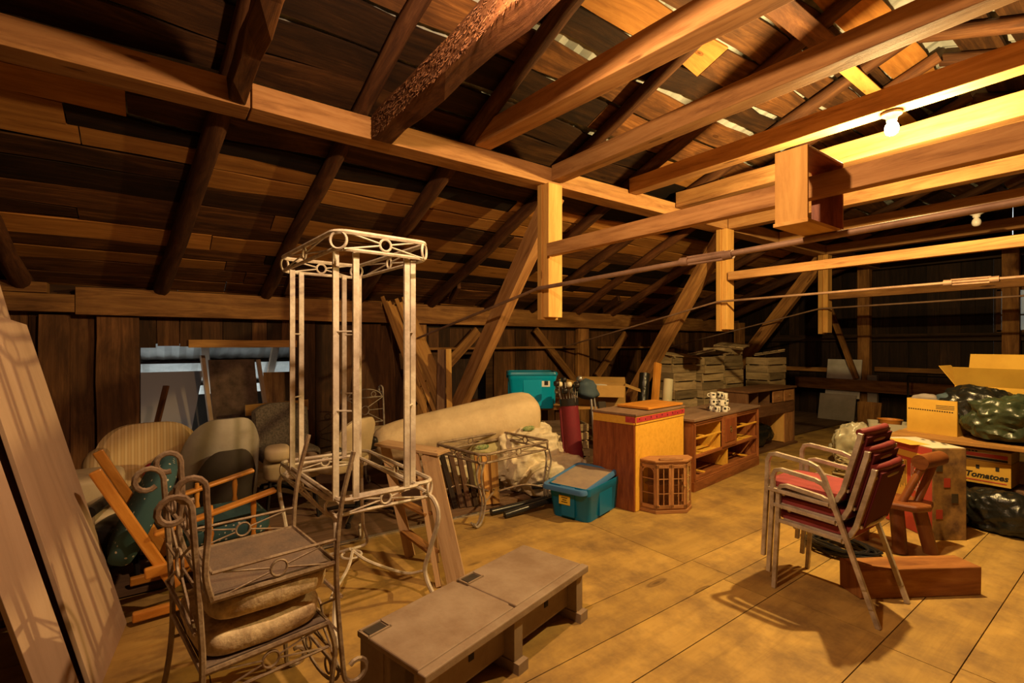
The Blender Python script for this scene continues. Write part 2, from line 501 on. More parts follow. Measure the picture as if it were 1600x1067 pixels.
# floor
fl = MB()
edges = [-3.66, -3.2, -1.98, -1.70, -1.42, -.87, -.585, -.30, 0, .6, 1.2, 1.8, 2.4, 3.0, 3.6, 4.05]
for i, (x0, x1) in enumerate(zip(edges[:-1], edges[1:])):
    ys = [Y0, .2 if i % 2 else -.9, 2.92 if i % 2 else 3.0, 5.4 + .5 * (i % 3), 8.2 - .4 * (i % 2), Y1]
    for a, b_ in zip(ys[:-1], ys[1:]):
        fl.box(((x0 + x1) / 2, (a + b_) / 2, -.015), (x1 - x0 - .005, b_ - a - .005, .03))
fl.box((-1, 4, -.06), (10.3, 15.5, .04), tint=.0)
struct(fl.build('floor', 'floor_board', recentre=False))
fo = MB()
x0 = -6.55
while x0 < -3.75:
    w = .28
    for a, b_ in ((Y0, 1.9), (1.91, 5.2), (5.21, 8.4), (8.41, Y1)):
        fo.box((x0 + w / 2, (a + b_) / 2, -.012), (min(w, -3.66 - x0) - .006, b_ - a - .006, .03))
    x0 += w
o = fo.build('floor_old_planks', 'old_floor_board', recentre=False); struct(o)

# roof slopes: sheathing boards under corrugated metal
def slope_boards(side):
    rnd = random.Random(3 + side)
    dk = MB(); fr = MB()
    def P(s_, y, off=0):       # s_ distance up the slope from the eave
        x = XP - .35 + s_ * math.cos(ang)
        z = roofz(XP) - .35 * SL + s_ * math.sin(ang)
        x2, z2 = x - math.sin(ang) * off, z + math.cos(ang) * off
        if side: x2 = 2 * XR - x2
        return Vector((x2, y, z2))
    S = (XR - XP + .35) / math.cos(ang)
    s_ = 0
    k = 0
    while s_ < S - .05:
        w = rnd.uniform(.17, .29)
        gap = rnd.choice([.008, .012, .02, .03]) if s_ < 2.6 else rnd.choice([.02, .045, .07, .10])
        y = Y0
        light_row = rnd.random() < (.55 if s_ < 2.9 else .36)
        while y < Y1:
            L = rnd.uniform(2.6, 4.6); ye = min(y + L, Y1)
            sel = fr if (rnd.random() < (.75 if light_row else .13)) else dk
            c0, c1 = P(s_ + w / 2, y, .075), P(s_ + w / 2 + rnd.uniform(-.008, .008), ye - .008, .075)
            up = Vector((-math.sin(ang), 0, math.cos(ang)))
            if side: up.x *= -1
            sel.beam(c0, c1, w, .022, seg=14, up=up, wave=.05, tint=rnd.random() ** 1.3)
            y = ye
        s_ += w + gap
    return dk, fr, P, S
for side, nm in ((0, 'left'), (1, 'right')):
    dk, fr, P, S = slope_boards(side)
    struct(dk.build('ceiling_%s_dark_boards' % nm, 'roof_board', recentre=False))
    struct(fr.build('ceiling_%s_pale_boards' % nm, 'roof_board_fresh', recentre=False))
    cm = MB(); vs = []; n = int((Y1 - Y0 + .6) / .038)
    for i in range(n + 1):
        yy = Y0 - .3 + i * .038
        off = .125 + .009 * math.sin(i * PI / 2)
        vs += [P(-.3, yy, off), P(S + .12, yy, off)]
    fs = [(2 * i, 2 * i + 1, 2 * i + 3, 2 * i + 2) for i in range(n)]
    cm.add(vs, fs, tint=.5)
    struct(cm.build('ceiling_%s_metal' % nm, 'galvanised', recentre=False))

# walls: knee wall with a hole, made of vertical boards
def board_wall(name, mat, axis, pos, a0, a1, z0, z1f, holes=(), seed=1, wmin=.16, wmax=.30):
    rnd = random.Random(seed); mb = MB(); a = a0
    while a < a1:
        w = min(rnd.uniform(wmin, wmax), a1 - a)
        segs = [(z0, z1f(a + w / 2))]
        for (h0, h1, hz0, hz1) in holes:
            if a + w / 2 > h0 and a + w / 2 < h1:
                new = []
                for s0, s1 in segs:
                    if s0 < hz0: new.append((s0, min(hz0, s1)))
                    if s1 > hz1: new.append((max(hz1, s0), s1))
                segs = new
        tn = rnd.random(); dx = rnd.uniform(-.006, .006)
        for s0, s1 in segs:
            j = rnd.uniform(-.015, .015) if s0 > z0 else 0
            if axis == 'X': mb.beam((pos + dx, a + w / 2, s0 + j), (pos + dx, a + w / 2, s1), w - .006, .022, seg=6, up=(1, 0, 0), wave=.012, tint=tn)
            else: mb.beam((a + w / 2, pos + dx, s0 + j), (a + w / 2, pos + dx, s1), w - .006, .022, seg=3, up=(0, 1, 0), wave=.008, tint=tn)
        a += w
    return struct(mb.build(name, mat, recentre=False))
board_wall('wall_left', 'wall_board', 'X', -6.47, Y0, Y1, -.02, lambda a: 2.0, holes=[(-.12, 1.36, .45, 1.47), (3.55, 4.25, .5, 1.35)], seed=5)
board_wall('wall_right', 'wall_board', 'X', 3.95, Y0, Y1, -.02, lambda a: 2.05, seed=6)
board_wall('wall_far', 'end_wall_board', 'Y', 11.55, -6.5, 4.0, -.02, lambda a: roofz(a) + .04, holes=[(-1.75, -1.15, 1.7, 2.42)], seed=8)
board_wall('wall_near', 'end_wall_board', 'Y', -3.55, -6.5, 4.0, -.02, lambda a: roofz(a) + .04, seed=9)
# backing boards keep daylight out of the cracks
for nm, c, d in (('wall_far_backing', (-4.15, 11.6, 1.9), (4.7, .03, 4.4)), ('wall_far_backing_right', (1.6, 11.6, 1.9), (5.2, .03, 4.4)), ('wall_near_backing', (-1.2, -3.6, 1.9), (10.6, .03, 4.4)), ('wall_right_backing', (4.0, 4, 1), (.03, 15.4, 2.2))):
    struct(MB().box(c, d).build(nm, 'end_wall_board', recentre=False))
for a0, a1, z0, z1 in ((-3.6, -.12, 0, 2.08), (1.36, 3.55, 0, 2.08), (4.25, 11.7, 0, 2.08), (-.12, 1.36, 1.5, 2.08), (-.12, 1.36, 0, .42), (3.55, 4.25, 1.4, 2.08), (3.55, 4.25, 0, .47)):
    struct(MB().box((-6.5, (a0 + a1) / 2, (z0 + z1) / 2), (.02, a1 - a0, z1 - z0)).build('wall_left_backing', 'wall_board', recentre=False))
struct(MB().box((-6.75, 3.9, .9), (.03, 1.6, 1.9)).build('wall_left_sky_blocker', 'end_wall_board', recentre=False))  # added near-black panel, keeps sky light out so the second hole reads dark
board_wall('wall_sky_blocker_side', 'end_wall_board', 'X', -7.4, 3.0, 9.2, -.3, lambda a: 1.7, seed=11)  # added boards that shut out the sky behind the knee wall
board_wall('wall_sky_blocker_end', 'end_wall_board', 'Y', 3.0, -9.0, -6.5, -.3, lambda a: 1.75 + (a + 6.6) * .49, seed=12)  # added end closer, stops sky light reaching behind the second hole
struct(MB().box((-6.95, 6.1, 1.75), (1.0, 6.4, .03)).build('ceiling_sky_blocker', 'end_wall_board', recentre=False))  # added lid over the sky blockers
# window in the far wall
wf = MB()
for c, d in (((-1.45, 11.53, 2.42), (.66, .05, .06)), ((-1.45, 11.53, 1.70), (.66, .05, .06)), ((-1.76, 11.53, 2.06), (.06, .05, .72)), ((-1.14, 11.53, 2.06), (.06, .05, .72)), ((-1.45, 11.53, 1.98), (.6, .03, .025))):
    wf.box(c, d)
w1 = struct(wf.build('window_1', 'hutch_wood', recentre=False))
struct(MB().box((-1.45, 11.56, 2.06), (.6, .006, .7)).build('window_1_pane', 'dusty_glass', recentre=False))

# lean-to behind the hole
ln = MB(); vs = []; n = 190
for i in range(n + 1):
    yy = -2.6 + i * .038; off = .008 * math.sin(i * PI / 2)
    vs += [(-6.55, yy, 1.86 + off), (-9.2, yy, .55 + off)]
ln.add(vs, [(2 * i, 2 * i + 1, 2 * i + 3, 2 * i + 2) for i in range(n)], tint=.5)
struct(ln.build('ceiling_lean_to_metal', 'galvanised', recentre=False))
struct(MB().box((-7.3, 1.2, -.35), (1.6, 7.6, .05)).build('floor_lean_to', 'old_floor_board', recentre=False))
for i, yy in enumerate((-1.2, -.35, .45, 1.25, 2.1)):
    o = MB().beam((-6.56, yy, 1.76), (-9.1, yy + .25, .50), .08, .11, seg=4, rough=.01).build('rafter', 'plywood_grey')
    tag(o, 'grey rafter under the lean-to metal outside the wall hole, %s' % ['far left', 'second from left', 'third from left', 'second from right', 'far right'][i], 'rafter', 'lean-to rafters')
for x_, z_, w_ in ((-7.1, 1.50, 'uppermost'), (-7.7, 1.21, 'middle'), (-8.4, .86, 'lowest')):
    o = MB().beam((x_, -2.4, z_ + .05), (x_, 4.3, z_ + .05), .09, .03, seg=4, rough=.01).build('batten', 'dark_lumber')
    tag(o, '%s horizontal batten under the corrugated lean-to metal outside the wall hole' % w_, 'batten', 'lean-to battens')

# ================================================================== FRAME OF THE ROOF
def timber(name, mat, p0, p1, w, h, label, cat, group=None, seg=8, rough=.006, up=(0, 0, 1), tint=None, wave=0):
    o = MB().beam(p0, p1, w, h, seg=seg, rough=rough, up=up, tint=tint, wave=wave).build(name, mat, bevel=.004)
    return tag(o, label, cat, group)
# purlin in two lengths, joint near the left
timber('purlin', 'beam_wood', (-3.47, -3.5, 3.03), (-3.47, .475, 3.03), .2, .155, 'long squared purlin beam at upper left, near length up to the joint', 'beam', tint=.2)
timber('purlin', 'beam_wood', (-3.47, .485, 3.03), (-3.47, 11.5, 3.03), .2, .155, 'long squared purlin beam from the joint past the hanging posts to the far wall', 'beam', seg=20, tint=.6)
timber('purlin', 'beam_wood', (1.03, -3.5, 3.03), (1.03, 11.5, 3.03), .2, .155, 'matching purlin beam on the other side of the attic', 'beam')
# eave plate, lapped at the left
timber('wall_plate', 'plate_wood', (-6.38, -.62, 1.92), (-6.38, 11.5, 1.92), .18, .27, 'heavy hewn plate beam along the top of the left knee wall', 'beam', seg=30, rough=.01, tint=.6)
timber('wall_plate', 'plate_wood', (-6.38, -3.5, 1.89), (-6.38, -.625, 1.89), .17, .17, 'thinner notched end of the plate beam at far left behind the plywood', 'beam', seg=8, rough=.01, tint=.3)
timber('wall_block', 'plate_wood', (-6.37, -1.4, 2.03), (-6.37, -.82, 2.03), .17, .10, 'short block of wood sitting on the notched plate end', 'block')
timber('wall_plate', 'plate_wood', (3.85, -3.5, 1.92), (3.85, 11.5, 1.92), .18, .27, 'plate beam along the right knee wall', 'beam')
# pole rafters
rf = random.Random(12)
ordn = ['in the darkness behind the plywood sheets', 'leftmost above the wall hole', 'second, above the striped chair', 'third, behind the white iron tables', 'fourth, ending above the lumber bundle', 'fifth', 'sixth', 'seventh', 'eighth', 'ninth', 'tenth']
rspec = {-2: (-2.1, -2.0), -1: (-1.0, -1.0), 0: (.04, .42), 1: (1.05, 1.30), 2: (2.14, 2.12), 3: (3.2, 3.15), 4: (4.15, 4.0), 5: (5.05, 4.95), 6: (6.1, 5.55), 7: (7.0, 6.7), 8: (8.0, 7.8), 9: (9.0, 8.9), 10: (10.0, 10.0), 11: (10.9, 10.9)}
names = {-2: 'farthest left near the camera side', -1: 'dark one at the left edge of view', 0: 'above the hole in the wall', 1: 'second from left, above the grey tub chair', 2: 'third from left, above the white iron table', 3: 'fourth from left, foot near the lumber bundle', 4: 'meeting the plate between lumber bundle and first brace', 5: 'meeting the plate above the turquoise bin', 6: 'foot near the wall post', 7: 'foot just past the wall post', 8: 'above the pile of crates', 9: 'foot beyond the crates', 10: 'second from the far wall', 11: 'nearest the far wall'}
for k, (ya, yb) in rspec.items():
    pts = []; N = 10
    bend = rf.uniform(-.06, .06)
    for i in range(N + 1):
        t = i / N
        x = XP - .15 + (XR - XP + .15) * t
        yy = ya + (yb - ya) * min(1, t * 1.3) + bend * math.sin(t * PI) + rf.uniform(-.012, .012)
        pts.append((x, yy, roofz(x) + rf.uniform(-.008, .008)))
    r0 = rf.uniform(.066, .084)
    o = MB().tube(pts, [r0 * (1 - .25 * i / N) for i in range(N + 1)], n=10, lump=.18).build('rafter', 'rafter_wood', smooth=True)
    tag(o, 'rough pole rafter, %s' % names[k], 'rafter', 'pole rafters')
    pts2 = [(2 * XR - p[0] - .0, p[1] + .09, p[2]) for p in pts]
    if k in (-2, -1, 0, 1): continue
    o = MB().tube(pts2, [r0 * (1 - .25 * i / N) for i in range(N + 1)], n=10, lump=.15).build('rafter', 'rafter_wood', smooth=True)
    tag(o, 'right-slope pole rafter opposite the one %s' % names[k], 'rafter', 'pole rafters of the right slope')
# sawn struts between the slopes
for (a, b_, lab) in (((-6.2, 3.45, 2.12), (-5.7, 3.30, 2.29), 'short cleat beside the rafter foot above the lumber bundle'), ((-6.2, 1.25, 2.12), (-5.8, 1.24, 2.3), 'short cleat beside a rafter foot behind the white iron table'), ((-6.2, 6.65, 2.12), (-5.75, 6.55, 2.3), 'short cleat beside the rafter foot near the wall post'), ((-6.2, 8.3, 2.12), (-5.8, 8.2, 2.3), 'short cleat at a rafter foot above the crates')):
    timber('cleat', 'rafter_wood', a, b_, .05, .10, lab, 'cleat', seg=2, rough=0)
timber('lath', 'rafter_wood', (-1.58, 2.9, 3.775), (-1.57, 4.35, 3.775), .15, .03, 'dark board nailed along under the rafters near the ridge', 'board', seg=2, up=(-.35, 0, .93))
timber('lath', 'fresh_pine', (-1.60, 4.45, 3.775), (-1.62, 6.75, 3.77), .10, .025, 'bright yellow board nailed along under the rafters above the lit bulb', 'board', seg=2, up=(-.35, 0, .93))
# tie beams
TB = [(.40, .10, .13, 'roof_board', 'dark rough tie beam highest at upper left', .03), (1.31, .15, .17, 'rafter_wood', 'rough hewn tie beam covered in shaggy splinters', .02), (2.17, .15, .15, 'beam_wood', 'smooth pale squared tie beam at top centre', .005), (2.98, .13, .14, 'beam_wood', 'straight tie beam meeting the purlin at the first hanging post', .004), (4.05, .14, .15, 'beam_wood', 'tie beam that carries the lit bulb', .004), (4.85, .14, .17, 'beam_wood', 'tie beam just behind the lit bulb', .006), (5.95, .14, .15, 'beam_wood', 'tie beam at the second hanging post', .004), (7.3, .14, .15, 'beam_wood', 'tie beam carrying the unlit bulb', .004), (8.9, .14, .15, 'beam_wood', 'tie beam at the third hanging post', .004), (10.3, .14, .15, 'plate_wood', 'last tie beam before the far wall', .004), (-1.6, .15, .16, 'beam_wood', 'tie beam behind the camera', .006)]
for yy, w, h, mt, lab, rg in TB:
    z = {4.05: 3.145, 4.85: 3.135, 2.98: 3.055, 2.17: 3.18}.get(yy, 3.03)
    z1_ = 2.98 if yy == 2.17 else z + .02
    xs = -3.36
    o = MB().beam((xs, yy, z), (.92, yy, z1_), w, h, seg=16, rough=rg).build('tie_beam', mt, bevel=.005)
    tag(o, lab, 'beam', 'tie beams')
    if yy == 1.31:
        fz = MB(); r2 = random.Random(4)
        for i in range(1500):
            x = r2.uniform(-3.3, -.4); zz = z + r2.uniform(-.09, .07)
            p = Vector((x, yy - w / 2 - .004, zz))
            fz.tube([p, p + Vector((r2.uniform(-.02, .02), -r2.uniform(.004, .014), -r2.uniform(.006, .025)))], .0018, 3, cap=False)
        f = fz.build('splinters', 'rafter_wood'); f['kind'] = 'stuff'
        f.parent = o; f.matrix_parent_inverse = Matrix.Translation(-o.location)
# hanging posts with braces, cross rails and iron tie rods
HP = [(2.93, 1.72, 'first', 'nearest'), (5.87, 1.66, 'second', 'middle'), (8.87, 1.66, 'third', 'farthest')]
for i, (yy, zb, nm, nn) in enumerate(HP):
    mb = MB()
    o = MB().box((-3.43, yy, (zb + 2.95) / 2), (.06, .20, 2.95 - zb), tint=.3).box((-3.36, yy, (zb + 2.95) / 2 + .01), (.075, .165, 2.95 - zb - .02), tint=.9).build('hanging_post', 'fresh_pine', bevel=.004)
    tag(o, '%s doubled post hanging from the purlin, %s of three' % (nm, nn), 'post', 'hanging posts')
    timber('brace', 'plate_wood' if i else 'beam_wood', ((-5.88, yy + .14, .02), (-5.45, yy + .14, .02), (-5.75, yy + .14, .02))[i], (-3.5, yy + .14, 2.92), .12, .20, 'diagonal brace rising from the floor side to the %s hanging post' % nm, 'brace', 'diagonal braces', seg=8, up=(0, 1, 0) if False else (0, 0, 1), tint=.7)
def sag(p0, p1, n, s): return [Vector(p0).lerp(Vector(p1), k / n) - Vector((0, 0, s * math.sin(PI * k / n))) for k in range(n + 1)]
def sag_beam(pts, w, h, name, mat, lab):
    mb = MB(); 
    vs = []
    fs = []; uvs = []
    for q in pts:
        for a, b_ in ((-1, -1), (1, -1), (1, 1), (-1, 1)):
            vs.append(q + Vector((0, a * w / 2, b_ * h / 2)))
    n = len(pts)
    L = 0
    for i in range(n - 1):
        L1 = L + (pts[i + 1] - pts[i]).length
        for k in range(4):
            fs.append((i * 4 + k, i * 4 + (k + 1) % 4, i * 4 + 4 + (k + 1) % 4, i * 4 + 4 + k))
            uvs.append([(L, k * .12), (L, k * .12 + .12), (L1, k * .12 + .12), (L1, k * .12)])
        L = L1
    fs += [(3, 2, 1, 0), ((n - 1) * 4, (n - 1) * 4 + 1, (n - 1) * 4 + 2, (n - 1) * 4 + 3)]; uvs += [[(0, 0), (0, .1), (.1, .1), (.1, 0)]] * 2
    mb.add(vs, fs, uvs, .8)
    return tag(mb.build(name, mat, bevel=.004), lab, 'beam', 'hung rails')
sag_beam(sag((-3.30, 2.84, 2.335), (.9, 2.84, 2.345), 14, .008), .07, .115, 'hung_rail', 'beam_wood', 'bowed reddish rail running from the first hanging post through the plywood box')
sag_beam(sag((-3.30, 5.80, 2.345), (.9, 5.80, 2.36), 10, 0), .07, .10, 'hung_rail', 'beam_wood', 'cracked rail running right from the second hanging post')
sag_beam(sag((-3.30, 8.80, 2.275), (.9, 8.80, 2.285), 10, 0), .07, .12, 'hung_rail', 'plate_wood', 'dark rail running right from the third hanging post')
for i, (yy, pts, r_) in enumerate(((3.08, [(-6.4, 1.49), (-3.42, 2.0), (.9, 2.10)], .014), (6.02, [(-6.4, 1.42), (-3.42, 2.03), (.9, 2.06)], .012), (9.0, [(-6.4, 1.40), (-3.42, 2.07), (.9, 2.12)], .012))):
    if i == 0: yy = 2.80
    if i == 1: yy = 5.73
    if i == 2: yy = 8.72
    t = thing('tie_rod', 'long iron tie rod crossing the attic past the %s hanging post' % HP[i][2], 'rod', (-3.42, yy, 2.0), group='iron tie rods')
    P3 = [Vector((a + 3.42, 0, b_ - 2.0)) for a, b_ in pts]
    MB().tube([P3[0], P3[1]], r_, 8).tube([P3[1], P3[2]], r_ * 1.15 if i else r_ * 1.3, 8).build('rod', 'rod_steel', t, smooth=True)
    if i == 0 or i == 1:
        tx = -1.75 if i == 0 else -1.05
        fr = (tx + 3.42) / 4.32
        c = P3[1].lerp(P3[2], fr)
        mb = MB()
        for s_ in (-1, 1): mb.tube([c + Vector((-.13, 0, s_ * .022)), c + Vector((.13, 0, s_ * .022))], .009, 8)
        for s_ in (-1, 1): mb.tube([c + Vector((s_ * .12, 0, -.002)), c + Vector((s_ * .18, 0, 0))], .028, 8)
        mb.build('turnbuckle', 'rod_steel', t, smooth=True)
# box hung on the bowed rail
t = thing('wooden_box', 'open plywood box hanging around the bowed rail near the lit bulb', 'box', (-1.095, 2.48, 2.09), R(0))
box1('front_panel', 'fresh_pine', (0, 0, .175), (.15, .014, .35), t)
box1('back_panel', 'rosewood', (0, .407, .175), (.15, .014, .35), t)
box1('bottom_panel', 'fresh_pine', (0, .20, -.008), (.16, .43, .018), t)
box1('top_panel', 'rosewood', (0, .20, .343), (.15, .40, .014), t)  # dark reddish wood stands in for the shade inside the box
# bulbs
def bulb(loc, lit, lab):
    t = thing('light_bulb', lab, 'light', loc)
    MB().lathe([(.045, .10), (.06, .085), (.06, .075), (.035, .06), (.03, .035), (.0, .035)], 20).build('lamp_holder', 'porcelain', t, smooth=True)
    MB().lathe([(.0, -.062), (.018, -.06), (.032, -.05), (.040, -.03), (.041, -.012), (.036, .008), (.024, .026), (.016, .04)], 20).build('bulb_glass', 'lit_bulb' if lit else 'porcelain', t, smooth=True)
    return t
b1 = bulb((BULB_POS[0], BULB_POS[1] + .12, BULB_POS[2]), True, 'glowing bare bulb in a porcelain holder under a tie beam')
b1.location = (BULB_POS[0], 4.05, 2.983)
bulb((BULB2_POS[0], BULB2_POS[1], BULB2_POS[2] + .09), True, 'second glowing bare bulb hanging above the grey plastic bench')
o = MB().tube([(BULB2_POS[0], BULB2_POS[1], 3.06), (BULB2_POS[0], 1.24, 3.06)], .006, 6).build('lamp_cord', 'black_plastic', smooth=True); tag(o, 'short cord from the shaggy tie beam to the second lit bulb', 'cord')
bulb((-1.29, 7.3, 2.855), False, 'unlit bare bulb under a tie beam farther back on the right')


# knee wall pieces
timber('rail', 'trim_lumber', (-6.44, .30, 1.50), (-6.44, 1.42, 1.50), .03, .085, 'ripped orange board nailed above the hole in the wall', 'board', seg=14, rough=.008, tint=.75)
timber('rail', 'plate_wood', (-6.36, 2.75, 1.425), (-6.36, 6.1, 1.44), .10, .035, 'thin shelf rail along the wall right of the lumber bundle', 'board', seg=6)
timber('rail', 'plate_wood', (-6.36, 6.7, 1.43), (-6.36, 9.0, 1.43), .10, .035, 'thin shelf rail along the wall behind the crates', 'board', seg=6)
for yy, w, lab in ((-.78, .22, 'dark wall post beside the plywood sheets'), (-.30, .34, 'wide wall post left of the hole'), (3.05, .2, 'wall post behind the lumber bundle'), (6.3, .28, 'broad wall post above the open carton'), (8.9, .25, 'wall post behind the crates')):
    timber('wall_post', 'wall_board' if yy < 1 else 'plate_wood', (-6.41, yy, 0), (-6.41, yy, 1.78), w, .08, lab, 'post', 'knee wall posts', up=(1, 0, 0), wave=.02, tint=.9)
timber('wall_post', 'wall_board', (-6.40, 2.35, 0), (-6.40, 2.30, 1.76), .28, .06, 'jagged torn board standing behind the white iron table', 'board', up=(1, 0, 0), wave=.12, tint=.8, seg=10)
timber('wall_brace', 'plate_wood', (-6.36, 5.15, 1.74), (-6.36, 6.1, .8), .05, .12, 'slanted brace in the wall above the turquoise bin', 'brace')
timber('wall_brace', 'plate_wood', (-6.33, 2.95, .7), (-6.33, 4.0, 1.7), .05, .15, 'slanted brace in the wall behind the leaning boards', 'brace')
timber('wall_brace', 'plate_wood', (-6.33, 6.6, .9), (-6.33, 7.4, 1.7), .05, .13, 'slanted brace in the wall left of the crates', 'brace')
# far wall frame
for x_, lab in ((-3.62, 'post against the far wall beside the white panel'), (-1.58, 'post against the far wall beside the small window')):
    timber('wall_post', 'plate_wood', (x_, 11.3, 0), (x_, 11.3, 3.05), .20, .14, lab, 'post', up=(0, 1, 0), tint=.6)
timber('wall_post', 'plate_wood', (-6.2, 11.35, 0), (-6.2, 11.35, 2.0), .2, .14, 'corner post where the far wall meets the left wall', 'post', up=(0, 1, 0))
timber('girt', 'plate_wood', (-4.75, 10.95, .70), (-1.0, 10.95, .68), .04, .22, 'wide reddish plank running low in front of the far wall', 'board', tint=.2)
timber('girt', 'plate_wood', (-6.2, 11.47, .95), (-3.7, 11.47, .95), .06, .09, 'thin rail on the far wall left of the white panel', 'board')
timber('girt', 'plate_wood', (-3.5, 11.47, 1.0), (-1.0, 11.47, 1.0), .06, .09, 'thin rail on the far wall right of the white panel', 'board')
timber('girt', 'end_wall_board', (-6.2, 11.46, 1.62), (3.0, 11.46, 1.62), .07, .14, 'dark rail at mid height of the far wall', 'board', tint=1)
timber('girt', 'end_wall_board', (-3.5, 11.40, 3.02), (1.2, 11.40, 3.02), .16, .16, 'dark beam high on the far wall', 'beam', tint=1)
timber('wall_brace', 'plate_wood', (-4.15, 11.0, 2.3), (-3.66, 11.0, .82), .05, .10, 'slanted board leaning to the far wall post above the white panel', 'brace')

# ================================================================== LEFT FOREGROUND
def sheet(name, mat, A, B, C_, D_, th, lab, cat):
    """leaning panel: bottom A-B, top D-C"""
    A, B, C_, D_ = map(Vector, (A, B, C_, D_))
    nrm = (B - A).cross(D_ - A).normalized() * th
    mb = MB()
    mb.add([A, B, C_, D_, A + nrm, B + nrm, C_ + nrm, D_ + nrm], [(3, 2, 1, 0), (4, 5, 6, 7), (0, 1, 5, 4), (1, 2, 6, 5), (2, 3, 7, 6), (3, 0, 4, 7)],
           [[(D_ - A).length * v for v in (0, 0)]] and [[(p.z * 1.1, (p - A).dot((B - A).normalized())) for p in q] for q in ((D_, C_, B, A), (A, B, C_, D_), (A, B, B, A), (B, C_, C_, B), (C_, D_, D_, C_), (D_, A, A, D_))])
    return tag(mb.build(name, mat, bevel=.002), lab, cat)
sheet('plywood_sheet', 'plywood_grey', (-3.33, -.12, .0), (-2.70, -.20, .0), (-2.86, -.62, 1.66), (-3.56, -.54, 1.60), .018, 'large dusty plywood sheet leaning at the left, front one of the pair', 'plywood')
sheet('plywood_sheet', 'plywood_grey', (-3.38, -.22, .0), (-2.75, -.30, .0), (-2.9, -.74, 1.98), (-3.62, -.66, 1.86), .018, 'plywood sheet whose top corner rises behind the front sheet', 'plywood')
sheet('plywood_sheet', 'plywood_grey', (-2.555, -.20, .0), (-2.42, -.28, .0), (-2.50, -.62, 1.30), (-2.68, -.54, 1.30), .02, 'narrow plywood strip leaning at the far left edge', 'plywood')
timber('board', 'fresh_pine', (-3.5, -.80, 1.2), (-3.66, -.88, 2.02), .03, .12, 'short rough board end sticking up behind the plywood sheets', 'board')

# ---------------------------------------------------------------- wrought iron chair
def sq(mb, pts, r_=.009, smooth=True, **k): return mb.tube(pts, r_, 6, **k)
def x_panel(mb, a, b_, z0, z1, r_=.028, th=.0035):
    """X bars with a ring in the middle between points a and b_ (xy) and heights"""
    a, b_ = Vector(a), Vector(b_)
    c = (a + b_) / 2; c.z = (z0 + z1) / 2
    nr = (b_ - a).cross(Vector((0, 0, 1)))
    mb.ring(c, r_, th * 1.3, nr)
    u = (b_ - a).normalized()
    L = (b_ - a).length
    for sx in (-1, 1):
        for sz in (-1, 1):
            e = c + u * sx * L * .42; e.z = z0 if sz < 0 else z1
            d = (e - c).normalized()
            mb.tube([c + d * r_, e], th, 5)
def iron_chair(label, loc, rot, cush=True, mats=('brown_iron', 'worn_cushion'), hb=.93):
    t = thing('iron_chair', label, 'chair', loc, rot=rot, group='wrought iron chairs')
    w, d = .245, .21
    mb = MB()
    sq(mb, [(-w, -d, .42), (w, -d, .42), (w, d, .42), (-w, d, .42)], .011, closed=True)
    mb.build('seat_frame', mats[0], t)
    box1('seat_board', 'seat_underside', (0, 0, .424), (w * 2 - .02, d * 2 - .02, .016), t)
    MB().blob((0, 0, .475), (w * 2 - .01, d * 2 - .01, .10), e=.38, amp=.05, freq=6, nu=40, nv=16).build('cushion', mats[1], t, smooth=True)
    for s_ in (-1, 1):
        # rear upright: foot to scroll
        sc = [(s_ * w, -d - .02 - .045 - .045 * math.cos(q), hb - .045 + .05 * math.sin(q)) for q in [PI * (1 - k / 10 * 1.55) + PI for k in range(0)]]
        pts = crv([(s_ * w, -d - .07, 0), (s_ * w, -d - .02, .2), (s_ * w, -d, .42), (s_ * w, -d - .01, .65), (s_ * w, -d - .03, hb - .06)], 4)
        cen = Vector((s_ * w, -d - .03 - .05, hb - .06))
        for k in range(1, 13):
            q = k / 12 * 1.75 * PI
            rr = .05 - .014 * k / 12
            pts.append(cen + Vector((0, rr * math.cos(q), rr * math.sin(q))))
        sq(MB(), pts, .0105).build('leg', mats[0], t, smooth=True)
        # front leg with scroll foot
        pts = crv([(s_ * w, d, .42), (s_ * (w + .012), d + .02, .32), (s_ * (w + .004), d + .01, .18), (s_ * w, d + .015, .07)], 5)
        cen = Vector((s_ * w, d + .015 + .044, .065))
        for k in range(0, 12):
            q = PI + k / 11 * 1.6 * PI
            rr = .044 - .010 * k / 11
            pts.append(cen + Vector((0, rr * math.cos(q), rr * math.sin(q) - .02)))
        sq(MB(), pts, .0105).build('leg', mats[0], t, smooth=True)
    ap = MB()
    for a, b_ in (((-w, d, 0), (w, d, 0)), ((-w, -d, 0), (-w, d, 0)), ((w, -d, 0), (w, d, 0))):
        ap.tube([(a[0], a[1], .33), (b_[0], b_[1], .33)], .006, 6)
        x_panel(ap, a, b_, .335, .415)
    ap.build('apron', mats[0], t, smooth=True)
    bk = MB()
    yb = -d - .02
    bk.tube([(-w, yb, .86), (w, yb, .86)], .008, 6).tube([(-w, yb, .56), (w, yb, .56)], .008, 6)
    c = Vector((0, yb, .71)); bk.ring(c, .05, .006, (0, 1, 0))
    for sx in (-1, 1):
        for sz in (-1, 1): bk.tube([c + Vector((sx * .035, 0, sz * .035)), (sx * w, yb, .71 + sz * .15)], .005, 5)
    bk.tube([(-w, yb, .71), (-.05, yb, .71)], .005, 5).tube([(.05, yb, .71), (w, yb, .71)], .005, 5)
    arc = [(w * .9 * math.cos(q), yb, .86 + .10 * math.sin(q)) for q in [PI * k / 12 for k in range(13)]]
    bk.tube(arc, .007, 6)
    for s_ in (-1, 1): bk.ring((s_ * .11, yb, .895), .03, .005, (0, 1, 0))
    bk.build('backrest', mats[0], t, smooth=True)
    return t
c1 = iron_chair('weathered iron chair standing upright, lower one of the stacked pair with mouldy cushion', (-2.15, .30, 0), (0, 0, R(8)), hb=1.03)
